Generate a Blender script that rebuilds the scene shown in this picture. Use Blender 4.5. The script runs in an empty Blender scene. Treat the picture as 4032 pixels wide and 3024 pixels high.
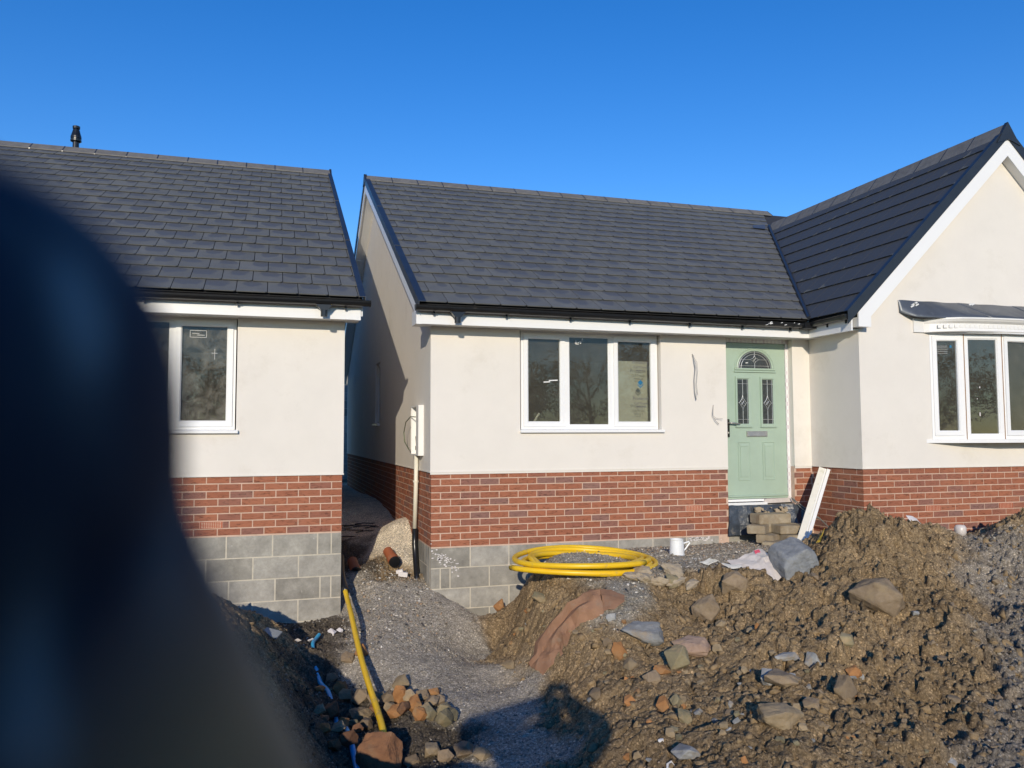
import bpy, bmesh, math, random
import numpy as np
from mathutils import Vector, Matrix, Quaternion
R = math.radians
rng = np.random.default_rng(7); random.seed(7)
scene = bpy.context.scene; COL = scene.collection

# ------------------------------------------------------------------ camera
CAM_YAW, CAM_PITCH, CAM_ROLL = 0.29262, 0.06346, -0.0032
CZ = 1.2377
cy_, sy_, cp_, sp_ = math.cos(CAM_YAW), math.sin(CAM_YAW), math.cos(CAM_PITCH), math.sin(CAM_PITCH)
FW = Vector((sy_*cp_, cy_*cp_, sp_)); RT = Vector((cy_, -sy_, 0)); UP = RT.cross(FW)
RT, UP = math.cos(CAM_ROLL)*RT + math.sin(CAM_ROLL)*UP, -math.sin(CAM_ROLL)*RT + math.cos(CAM_ROLL)*UP
cam = bpy.data.cameras.new('camera'); cam_o = bpy.data.objects.new('camera', cam); COL.objects.link(cam_o)
cam_o.matrix_world = Matrix(((RT.x, UP.x, -FW.x, 0), (RT.y, UP.y, -FW.y, 0), (RT.z, UP.z, -FW.z, CZ), (0, 0, 0, 1)))
cam.sensor_width = 36; cam.lens = 3145.15/4032*36; cam.clip_start = 0.004; cam.clip_end = 2000
cam.dof.use_dof = True; cam.dof.focus_distance = 9.0; cam.dof.aperture_fstop = 18
scene.camera = cam_o

# ------------------------------------------------------------------ light and exposure
SUN_EL, SUN_AZ = R(17.0), R(180 + 19.5)       # azimuth clockwise from +Y
world = bpy.data.worlds.new('World'); scene.world = world; world.use_nodes = True
wn = world.node_tree; bg = wn.nodes['Background']
sky = wn.nodes.new('ShaderNodeTexSky'); sky.sky_type = 'NISHITA'; sky.sun_disc = False
sky.sun_elevation = SUN_EL; sky.sun_rotation = SUN_AZ
sky.altitude = 0; sky.air_density = 1.0; sky.dust_density = 0.0; sky.ozone_density = 3.0
hs = wn.nodes.new('ShaderNodeHueSaturation'); hs.inputs['Saturation'].default_value = 1.34; hs.inputs['Hue'].default_value = .514; hs.inputs['Value'].default_value = .835
wn.links.new(sky.outputs[0], hs.inputs['Color']); wn.links.new(hs.outputs[0], bg.inputs[0]); bg.inputs[1].default_value = 0.15
sun = bpy.data.lights.new('sun', 'SUN'); sun.energy = 2.6; sun.angle = R(0.5); sun.color = (1.0, 0.885, 0.71)
sun_o = bpy.data.objects.new('sun', sun); COL.objects.link(sun_o)
SD = Vector((math.sin(SUN_AZ)*math.cos(SUN_EL), math.cos(SUN_AZ)*math.cos(SUN_EL), math.sin(SUN_EL)))
sun_o.rotation_euler = (-SD).to_track_quat('-Z', 'Y').to_euler(); sun_o.location = SD*30
scene.view_settings.view_transform = 'Standard'; scene.view_settings.look = 'None'
scene.view_settings.exposure = 0.5; scene.view_settings.gamma = 1.0; scene.view_settings.use_curve_mapping = False

# ------------------------------------------------------------------ helpers: objects
WLOC = {}
def par(o, parent):
    if parent is not None:
        o.parent = parent
        o.matrix_parent_inverse = Matrix.Translation(-WLOC.get(parent.name, Vector((0, 0, 0))))
def tag(o, label=None, cat=None, group=None, kind=None):
    if label: o['label'] = label
    if cat: o['category'] = cat
    if group: o['group'] = group
    if kind: o['kind'] = kind
    return o
def empty(name, loc, label=None, cat=None, group=None, parent=None):
    o = bpy.data.objects.new(name, None); COL.objects.link(o); o.location = loc; o.empty_display_size = .2
    par(o, parent); WLOC[o.name] = Vector(loc)
    return tag(o, label, cat, group)
def link(name, me, parent=None, mw=None):
    o = bpy.data.objects.new(name, me); COL.objects.link(o); par(o, parent)
    if mw is not None: o.matrix_basis = mw
    return o

class MB:
    """collects polygons; build() links them as ONE mesh object"""
    def __init__(s): s.v, s.f, s.r, s.uv, s.mi = [], [], [], [], []
    def add(s, vs, fs, rnd=0.5, uv=None, mi=0):
        b = len(s.v); s.v += [tuple(p) for p in vs]
        for f in fs:
            s.f.append(tuple(b+i for i in f)); s.r.append(rnd); s.mi.append(mi)
            s.uv += [uv[i] if uv else (0, 0) for i in f]
        return s
    def box(s, x0, x1, y0, y1, z0, z1, **k):
        vs = [(x0,y0,z0),(x1,y0,z0),(x1,y1,z0),(x0,y1,z0),(x0,y0,z1),(x1,y0,z1),(x1,y1,z1),(x0,y1,z1)]
        return s.add(vs, [(0,3,2,1),(4,5,6,7),(0,1,5,4),(1,2,6,5),(2,3,7,6),(3,0,4,7)], **k)
    def obox(s, c, ax, ay, az, hx, hy, hz, **k):
        c = Vector(c); ax, ay, az = Vector(ax), Vector(ay), Vector(az)
        vs = [c+ax*hx*a+ay*hy*b+az*hz*d for d in (-1,1) for a, b in ((-1,-1),(1,-1),(1,1),(-1,1))]
        return s.add(vs, [(0,3,2,1),(4,5,6,7),(0,1,5,4),(1,2,6,5),(2,3,7,6),(3,0,4,7)], **k)
    def prism(s, pts, off, **k):
        """polygon pts (3D list) extruded by vector off"""
        n = len(pts); off = Vector(off); P = [Vector(p) for p in pts]
        return s.add(P+[p+off for p in P], [tuple(range(n))[::-1], tuple(range(n, 2*n))]+[(i, (i+1) % n, n+(i+1) % n, n+i) for i in range(n)], **k)
    def tube(s, pts, rad, n=8, cap=True, **k):
        P = [Vector(p) for p in pts]; m = len(P); rad = rad if hasattr(rad, '__len__') else [rad]*m
        vs = []; T0 = (P[1]-P[0]).normalized(); ref = Vector((0,0,1)) if abs(T0.z) < .9 else Vector((0,1,0))
        a = T0.cross(ref).normalized()
        for i in range(m):
            T = (P[min(i+1, m-1)]-P[max(i-1, 0)]).normalized(); a = (a-T*a.dot(T)).normalized(); b = T.cross(a)
            vs += [P[i]+(a*math.cos(2*math.pi*j/n)+b*math.sin(2*math.pi*j/n))*rad[i] for j in range(n)]
        fs = [(i*n+j, i*n+(j+1) % n, (i+1)*n+(j+1) % n, (i+1)*n+j) for i in range(m-1) for j in range(n)]
        if cap: fs += [tuple(range(n))[::-1], tuple(range((m-1)*n, m*n))]
        return s.add(vs, fs, **k)
    def lathe(s, prof, c, n=20, **k):
        c = Vector(c); vs = [c+Vector((r*math.cos(2*math.pi*j/n), r*math.sin(2*math.pi*j/n), z)) for r, z in prof for j in range(n)]
        m = len(prof); fs = [(i*n+j, i*n+(j+1) % n, (i+1)*n+(j+1) % n, (i+1)*n+j) for i in range(m-1) for j in range(n)]
        return s.add(vs, fs+[tuple(range(n))[::-1], tuple(range((m-1)*n, m*n))], **k)
    def ring(s, x0, x1, z0, z1, w, y0, y1, ch=.008, X=None, **k):
        """rectangular frame, front at y0 (towards the camera), chamfered inner edge; X maps (x,y,z) to 3D"""
        X = X or (lambda p: p); vs = []
        for e, y in ((0, y1), (0, y0), (w-ch, y0), (w, y0+ch), (w, y1)):
            vs += [X(p) for p in ((x0+e, y, z0+e), (x1-e, y, z0+e), (x1-e, y, z1-e), (x0+e, y, z1-e))]
        fs = [(a*4+j, a*4+(j+1) % 4, ((a+1) % 5)*4+(j+1) % 4, ((a+1) % 5)*4+j) for a in range(5) for j in range(4)]
        return s.add(vs, fs, **k)
    def mesh(s, name, mats, smooth=False):
        me = bpy.data.meshes.new(name); me.from_pydata(s.v, [], s.f)
        for m in (mats if isinstance(mats, (list, tuple)) else [mats]): me.materials.append(m)
        me.polygons.foreach_set('material_index', s.mi)
        at = me.attributes.new('rnd', 'FLOAT', 'FACE'); at.data.foreach_set('value', s.r)
        ul = me.uv_layers.new(name='UVMap'); ul.data.foreach_set('uv', [c for p in s.uv for c in p])
        if smooth: me.polygons.foreach_set('use_smooth', [True]*len(me.polygons))
        me.update(); return me
    def build(s, name, mats, parent=None, smooth=False, fix=True):
        me = s.mesh(name, mats, smooth)
        if fix:
            bm = bmesh.new(); bm.from_mesh(me); bmesh.ops.recalc_face_normals(bm, faces=bm.faces); bm.to_mesh(me); bm.free()
        return link(name, me, parent)

# ------------------------------------------------------------------ helpers: materials
def nodes(name):
    m = bpy.data.materials.new(name); m.use_nodes = True; nt = m.node_tree
    return m, nt, nt.nodes['Principled BSDF'], nt.nodes, nt.links
def noise(nt, scale, detail=4, rough=.6, vec=None, dist=0):
    n = nt.nodes.new('ShaderNodeTexNoise'); n.inputs['Scale'].default_value = scale; n.inputs['Detail'].default_value = detail
    n.inputs['Roughness'].default_value = rough; n.inputs['Distortion'].default_value = dist
    if vec is not None: nt.links.new(vec, n.inputs['Vector'])
    return n.outputs['Fac']
def pos(nt, sc=(1, 1, 1)):
    g = nt.nodes.new('ShaderNodeNewGeometry'); m = nt.nodes.new('ShaderNodeMapping'); m.inputs['Scale'].default_value = sc
    nt.links.new(g.outputs['Position'], m.inputs['Vector']); return m.outputs['Vector']
def ramp(nt, fac, stops, interp='LINEAR'):
    r = nt.nodes.new('ShaderNodeValToRGB'); e = r.color_ramp.elements; r.color_ramp.interpolation = interp
    while len(e) < len(stops): e.new(.5)
    for i, (p, c) in enumerate(stops):
        e[i].position = p; e[i].color = (*c, 1) if hasattr(c, '__len__') else (c, c, c, 1)
    nt.links.new(fac, r.inputs[0]); return r.outputs[0]
def mix(nt, fac, a, b, mode='MIX'):
    n = nt.nodes.new('ShaderNodeMix'); n.data_type = 'RGBA'; n.blend_type = mode
    for v, s in ((fac, n.inputs[0]), (a, n.inputs[6]), (b, n.inputs[7])):
        if isinstance(v, (int, float)): s.default_value = v if s == n.inputs[0] else (v, v, v, 1)
        elif isinstance(v, tuple): s.default_value = (*v, 1)
        else: nt.links.new(v, s)
    return n.outputs[2]
def bump(nt, h, strength, dist=.01):
    b = nt.nodes.new('ShaderNodeBump'); b.inputs['Strength'].default_value = strength; b.inputs['Distance'].default_value = dist
    nt.links.new(h, b.inputs['Height']); return b.outputs[0]
def attr(nt, name, out='Fac'):
    a = nt.nodes.new('ShaderNodeAttribute'); a.attribute_name = name; return a.outputs[out]
def M(name, col, rough=.6, var=.12, scale=6, bmp=0., bscale=120, metal=0., spec=.5, dirt=None, bdist=.004):
    """plain painted / plastic / stone surface: mottled colour, fine relief, optional dirt colour in patches"""
    m, nt, p, N, L = nodes(name); v = pos(nt)
    c = ramp(nt, noise(nt, scale, 6, .65, v), [(.3, tuple(x*(1-var) for x in col)), (.7, tuple(min(1, x*(1+var)) for x in col))])
    if dirt:
        dcol, lo, hi, ds = dirt
        c = mix(nt, ramp(nt, noise(nt, ds, 8, .7, v), [(lo, 0.), (hi, 1.)]), c, dcol)
    L.new(c, p.inputs['Base Color']); p.inputs['Roughness'].default_value = rough; p.inputs['Metallic'].default_value = metal
    p.inputs['Specular IOR Level'].default_value = spec
    if bmp: L.new(bump(nt, noise(nt, bscale, 5, .6, v), bmp, bdist), p.inputs['Normal'])
    return m

MT = {}
MT['render'] = M('cream_render', (.735, .695, .632), .85, .03, 2.2, .5, 200, spec=.25, dirt=((.61, .565, .49), .56, .82, 1.3))
MT['upvc'] = M('white_upvc', (.80, .80, .79), .32, .015, 3)
MT['upvc_dusty'] = M('dusty_upvc', (.78, .77, .74), .45, .03, 5, dirt=((.55, .49, .40), .66, .85, 9))
MT['black_plastic'] = M('black_plastic', (.012, .013, .015), .28, .2, 8, dirt=((.07, .065, .06), .62, .8, 14))
MT['verge'] = M('verge_plastic', (.022, .026, .034), .38, .2, 4)
MT['under'] = M('roof_underlay', (.03, .03, .032), .9)
MT['ridge'] = M('ridge_concrete', (.15, .142, .13), .75, .22, 9, .4, 150, dirt=((.26, .25, .22), .63, .78, 22))
MT['block_mortar'] = M('block_mortar', (.53, .48, .385), .95, .15, 14, .8, 90, bdist=.006)
MT['brick_mortar'] = M('brick_mortar', (.565, .405, .31), .95, .12, 9, .7, 140, bdist=.004)
MT['plaster'] = M('inside_plaster', (.34, .31, .27), .9, .1, 2)
MT['board'] = M('plaster_board', (.62, .60, .50), .85, .06, 3)
MT['floor_in'] = M('inside_floor', (.16, .14, .11), .9, .2, 5)
MT['green'] = M('sage_door_paint', (.355, .455, .36), .42, .05, 4, .12, 300, dirt=((.36, .43, .33), .64, .9, 5))
MT['steel'] = M('satin_chrome', (.50, .48, .44), .5, .1, 20, metal=1.)
MT['dark_metal'] = M('dark_bronze', (.10, .085, .07), .3, .2, 20, metal=1.)
MT['lead_came'] = M('lead_came', (.62, .63, .63), .35, .1, 30, metal=.6)
MT['lead'] = M('lead_sheet', (.10, .112, .128), .40, .2, 4, .25, 10, metal=.35, dirt=((.19, .20, .215), .55, .75, 5), bdist=.01)
MT['white_mark'] = M('sealant_smear', (.75, .75, .73), .6)
MT['gaspipe'] = M('yellow_pipe', (.80, .50, .012), .38, .05, 6, dirt=((.36, .27, .13), .57, .74, 13))
MT['water'] = M('blue_pipe', (.012, .37, .64), .4, .1, 8, dirt=((.12, .10, .07), .60, .75, 18))
MT['cream_pipe'] = M('cream_pipe', (.74, .70, .58), .4, .04, 5)
MT['clay_pipe'] = M('orange_drain_pipe', (.34, .105, .045), .5, .15, 9, dirt=((.20, .15, .10), .55, .7, 9))
MT['timber'] = M('painted_board', (.70, .67, .58), .7, .08, 7, .2, 60, dirt=((.42, .40, .27), .56, .75, 7))
MT['dpm'] = M('black_membrane', (.045, .055, .068), .33, .3, 12, .5, 22, dirt=((.22, .20, .17), .56, .74, 13), bdist=.01)
MT['kettle'] = M('paint_pot', (.74, .75, .74), .4, .05, 10, dirt=((.20, .19, .17), .68, .72, 30))
MT['paper'] = M('brown_paper', (.255, .135, .075), .75, .22, 5, .3, 50, dirt=((.24, .165, .11), .55, .75, 9))
MT['film'] = M('pale_film', (.60, .545, .50), .35, .12, 8)
MT['red'] = M('red_print', (.60, .09, .13), .5)
MT['yellow_scrap'] = M('yellow_scrap', (.75, .50, .03), .5)
MT['cable'] = M('grey_cable', (.16, .17, .16), .5)
MT['wire'] = M('grey_wire', (.40, .39, .37), .5)
MT['earth_wire'] = M('green_wire', (.10, .13, .06), .5)
MT['brass'] = M('brass', (.45, .30, .10), .3, .1, 30, metal=1.)
MT['plaster_chip'] = M('white_plaster_chip', (.66, .62, .60), .85, .1, 20)
MT['print_dark'] = M('grey_print', (.09, .09, .10), .6)
MT['print_blue'] = M('blue_print', (.01, .14, .27), .5)
MT['cloth'] = M('dark_cloth', (.018, .02, .03), .9, .3, 60)
MT['skin'] = M('skin', (.42, .25, .18), .5)
MT['airbrick'] = M('terracotta_air_brick', (.42, .11, .05), .75, .12, 12)
MT['clod'] = M('pale_clay', (.36, .29, .20), .95, .15, 14, .6, 60)

def m_brick():
    m, nt, p, N, L = nodes('red_brick'); v = pos(nt)
    c = ramp(nt, attr(nt, 'rnd'), [(0, (.30, .11, .062)), (.3, (.345, .133, .075)), (.6, (.295, .112, .066)), (.8, (.27, .11, .073)), (.92, (.245, .118, .09)), (1, (.235, .135, .112))])
    crease = ramp(nt, noise(nt, 1, 5, .65, pos(nt, (14, 14, 60)), 1.2), [(.34, .5), (.47, 1.), (.7, 1.15)])
    c = mix(nt, 1., c, crease, 'MULTIPLY')
    bloom = ramp(nt, noise(nt, 1.3, 7, .62, v), [(.55, 0.), (.85, .34)])
    c = mix(nt, bloom, c, (.42, .27, .20))
    L.new(c, p.inputs['Base Color']); p.inputs['Roughness'].default_value = .85; p.inputs['Specular IOR Level'].default_value = .25
    L.new(bump(nt, noise(nt, 1, 6, .7, pos(nt, (70, 70, 190))), .6, .006), p.inputs['Normal'])
    return m
MT['brick'] = m_brick()
def m_block():
    m, nt, p, N, L = nodes('concrete_block'); v = pos(nt)
    c = ramp(nt, attr(nt, 'rnd'), [(0, (.28, .263, .225)), (.5, (.335, .317, .275)), (1, (.40, .378, .33))])
    c = mix(nt, 1., c, ramp(nt, noise(nt, 4, 8, .75, v), [(.3, .6), (.55, 1.0), (.75, 1.45)]), 'MULTIPLY')
    spl = ramp(nt, noise(nt, 26, 4, .5, v), [(.70, 0.), (.76, .7)])
    c = mix(nt, spl, c, (.48, .46, .42))
    L.new(c, p.inputs['Base Color']); p.inputs['Roughness'].default_value = .95; p.inputs['Specular IOR Level'].default_value = .2
    L.new(bump(nt, noise(nt, 110, 6, .75, v), .8, .006), p.inputs['Normal'])
    return m
MT['block'] = m_block()
def m_tile(name, damp, dk=1.):  # on the wing, wider patch and darker colour stand in for weaker sun
    m, nt, p, N, L = nodes(name); v = pos(nt)
    uvn = nt.nodes.new('ShaderNodeUVMap'); uv = uvn.outputs[0]; r = attr(nt, 'rnd')
    # damp patch in the upper middle of each tile, drying from its edges
    sub = nt.nodes.new('ShaderNodeVectorMath'); sub.operation = 'SUBTRACT'; L.new(uv, sub.inputs[0])
    cmb = nt.nodes.new('ShaderNodeCombineXYZ'); cmb.inputs[1].default_value = .80
    mr = nt.nodes.new('ShaderNodeMapRange'); L.new(r, mr.inputs[0]); mr.inputs[3].default_value = .3; mr.inputs[4].default_value = .75
    L.new(mr.outputs[0], cmb.inputs[0]); L.new(cmb.outputs[0], sub.inputs[1])
    ln = nt.nodes.new('ShaderNodeVectorMath'); ln.operation = 'LENGTH'; L.new(sub.outputs[0], ln.inputs[0])
    ad = nt.nodes.new('ShaderNodeMath'); ad.operation = 'ADD'; L.new(ln.outputs['Value'], ad.inputs[0])
    nz = nt.nodes.new('ShaderNodeMath'); nz.operation = 'MULTIPLY'; nz.inputs[1].default_value = .55
    L.new(noise(nt, 7, 3, .5, v), nz.inputs[0]); L.new(nz.outputs[0], ad.inputs[1])
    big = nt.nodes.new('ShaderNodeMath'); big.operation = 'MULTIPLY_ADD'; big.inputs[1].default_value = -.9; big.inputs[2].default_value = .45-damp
    L.new(noise(nt, .55, 3, .5, v), big.inputs[0])
    a2 = nt.nodes.new('ShaderNodeMath'); a2.operation = 'ADD'; L.new(ad.outputs[0], a2.inputs[0]); L.new(big.outputs[0], a2.inputs[1])
    wet = ramp(nt, a2.outputs[0], [(.615, 1.), (.645, 0.)])
    dry = ramp(nt, noise(nt, 3, 7, .7, v), [(.3, (.108, .110, .105)), (.7, (.146, .147, .138))])
    dry = mix(nt, 1., dry, ramp(nt, r, [(0, .93), (1, 1.06)]), 'MULTIPLY')
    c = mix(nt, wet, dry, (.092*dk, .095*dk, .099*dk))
    spot = ramp(nt, noise(nt, 40, 3, .5, v), [(.74, 0.), (.78, .5)])
    c = mix(nt, spot, c, (.26, .25, .23))
    L.new(c, p.inputs['Base Color'])
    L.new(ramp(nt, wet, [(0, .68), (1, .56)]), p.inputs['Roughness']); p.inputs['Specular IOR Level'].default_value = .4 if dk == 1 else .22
    L.new(bump(nt, noise(nt, 60, 6, .7, v), .25, .004), p.inputs['Normal'])
    return m
MT['tile'] = m_tile('slate_grey_tile', 0.); MT['tile_shaded'] = m_tile('shaded_slate_grey_tile', .55, .72)  # second is the same tile with the wing slope's shade painted in
def m_glass(name, tint, dirt=.05):
    m, nt, p, N, L = nodes(name); N.remove(p); out = N['Material Output']
    tr = N.new('ShaderNodeBsdfTransparent'); tr.inputs[0].default_value = (*tint, 1)
    gl = N.new('ShaderNodeBsdfGlossy'); gl.inputs['Roughness'].default_value = .015; gl.inputs[0].default_value = (.95, .97, 1, 1)
    df = N.new('ShaderNodeBsdfDiffuse'); df.inputs[0].default_value = (.46, .43, .36, 1)
    fr = N.new('ShaderNodeFresnel'); fr.inputs[0].default_value = 1.42
    m1 = N.new('ShaderNodeMixShader'); L.new(fr.outputs[0], m1.inputs[0]); L.new(tr.outputs[0], m1.inputs[1]); L.new(gl.outputs[0], m1.inputs[2])
    m2 = N.new('ShaderNodeMixShader'); v = pos(nt)
    d = ramp(nt, noise(nt, 5, 8, .75, v, .6), [(.40, .05), (.62, .05+dirt*.6), (.78, .05+dirt*2.4)])
    L.new(d, m2.inputs[0]); L.new(m1.outputs[0], m2.inputs[1]); L.new(df.outputs[0], m2.inputs[2]); L.new(m2.outputs[0], out.inputs[0])
    return m
MT['glass'] = m_glass('window_glass', (.80, .82, .80), .045)
MT['glass_dirty'] = m_glass('smeared_window_glass', (.66, .67, .65), .30)
m, nt, p, N, L = nodes('dark_obscure_glass'); MT['door_glass'] = m
L.new(ramp(nt, noise(nt, 30, 3, .5, pos(nt)), [(.3, (.028, .032, .034)), (.7, (.06, .065, .066))]), p.inputs['Base Color'])
p.inputs['Roughness'].default_value = .12; L.new(bump(nt, noise(nt, 90, 2, .5, pos(nt)), .3, .003), p.inputs['Normal'])
m, nt, p, N, L = nodes('taped_frame'); MT['taped'] = m      # white frame still under its printed protective tape
ck = N.new('ShaderNodeTexChecker'); ck.inputs['Scale'].default_value = 1; L.new(pos(nt, (36, 0.001, 20)), ck.inputs[0])
L.new(mix(nt, ramp(nt, noise(nt, 9, 2, .5, pos(nt)), [(.4, .15), (.6, .75)]), (.78, .77, .75), mix(nt, ck.outputs['Fac'], (.80, .79, .77), (.60, .52, .55))), p.inputs['Base Color'])
p.inputs['Roughness'].default_value = .4
def m_ground():
    m, nt, p, N, L = nodes('site_ground'); v = pos(nt); c = attr(nt, 'Col', 'Color')
    c = mix(nt, 1., c, ramp(nt, noise(nt, 45, 8, .78, v), [(.25, .55), (.5, 1.), (.75, 1.5)]), 'MULTIPLY')
    vor = N.new('ShaderNodeTexVoronoi'); vor.inputs['Scale'].default_value = 95; L.new(v, vor.inputs['Vector'])
    hsv = N.new('ShaderNodeSeparateColor'); L.new(vor.outputs['Color'], hsv.inputs[0])
    c = mix(nt, 1., c, ramp(nt, hsv.outputs[0], [(0, .62), (.6, 1.), (.9, 1.25), (1, 2.0)]), 'MULTIPLY')
    c = mix(nt, 1., c, ramp(nt, noise(nt, 5, 10, .72, v, .5), [(.3, .72), (.5, 1.), (.68, 1.22)]), 'MULTIPLY')
    L.new(c, p.inputs['Base Color']); p.inputs['Roughness'].default_value = 1.; p.inputs['Specular IOR Level'].default_value = .04
    L.new(bump(nt, noise(nt, 70, 9, .85, v), 1., .022), p.inputs['Normal'])
    return m
MT['ground'] = m_ground()
def m_stone(name, c0, c1, c2=None):
    m, nt, p, N, L = nodes(name); v = pos(nt)
    oi = N.new('ShaderNodeObjectInfo')
    c = ramp(nt, noise(nt, 9, 8, .7, v, .4), [(.32, c0), (.66, c1)])
    if c2: c = mix(nt, ramp(nt, noise(nt, 5, 6, .7, v), [(.52, 0.), (.68, .8)]), c, c2)
    c = mix(nt, 1., c, ramp(nt, oi.outputs['Random'], [(0, .78), (1, 1.2)]), 'MULTIPLY')
    L.new(c, p.inputs['Base Color']); p.inputs['Roughness'].default_value = .9; p.inputs['Specular IOR Level'].default_value = .25
    L.new(bump(nt, noise(nt, 60, 8, .75, v), .7, .01), p.inputs['Normal'])
    return m
SOILC = (.355, .252, .14)
ST = {'grey': m_stone('grey_stone', (.202, .202, .194), (.357, .357, .341), SOILC), 'brown': m_stone('brown_stone', (.181, .133, .085), (.278, .211, .139), (.295, .225, .132)),
      'tan': m_stone('tan_stone', (.216, .162, .097), (.324, .252, .158), SOILC), 'ochre': m_stone('ochre_stone', (.26, .12, .045), (.40, .20, .08), (.28, .19, .10)),
      'olive': m_stone('olive_stone', (.169, .146, .087), (.244, .209, .128), SOILC), 'pink': m_stone('pink_brown_stone', (.295, .202, .147), (.419, .295, .217), SOILC),
      'rust': m_stone('rust_stone', (.14, .07, .04), (.24, .12, .06), (.20, .13, .08)), 'pale': m_stone('pale_stone', (.589, .558, .512), (.800, .800, .775)),
      'boulder': m_stone('blue_grey_boulder', (.16, .17, .18), (.27, .28, .285), (.42, .41, .36))}
def m_chips(name, stops):
    m, nt, p, N, L = nodes(name); c = ramp(nt, attr(nt, 'rnd'), stops)
    c = mix(nt, 1., c, ramp(nt, noise(nt, 60, 4, .7, pos(nt)), [(.3, .75), (.7, 1.2)]), 'MULTIPLY')
    L.new(c, p.inputs['Base Color']); p.inputs['Roughness'].default_value = 1.; p.inputs['Specular IOR Level'].default_value = .06
    L.new(bump(nt, noise(nt, 90, 7, .8, pos(nt)), .9, .012), p.inputs['Normal'])
    return m
MT['chips'] = m_chips('gravel_chips', [(0, (.20, .18, .15)), (.35, (.32, .29, .24)), (.75, (.42, .385, .32)), (.92, (.55, .51, .44)), (1, (.80, .77, .70))])
MT['chips_t'] = m_chips('terrace_chips', [(0, (.20, .18, .15)), (.4, (.36, .32, .26)), (.7, (.46, .41, .33)), (.86, (.42, .28, .17)), (.92, (.60, .55, .47)), (1, (.82, .78, .70))])
MT['chips_s'] = m_chips('soil_crumbs', [(0, (.265, .188, .104)), (.5, (.325, .233, .13)), (.93, (.37, .272, .16)), (.97, (.34, .30, .245)), (1, (.45, .24, .09))])
MT['clods'] = m_chips('clay_clods', [(0, (.295, .21, .117)), (1, (.35, .252, .143))])
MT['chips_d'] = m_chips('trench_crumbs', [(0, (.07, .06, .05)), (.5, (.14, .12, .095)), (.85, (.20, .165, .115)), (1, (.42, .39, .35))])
MT['chips_y'] = m_chips('grey_soil_crumbs', [(0, (.26, .22, .165)), (.5, (.34, .295, .23)), (.92, (.40, .355, .285)), (1, (.5, .47, .41))])
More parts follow.
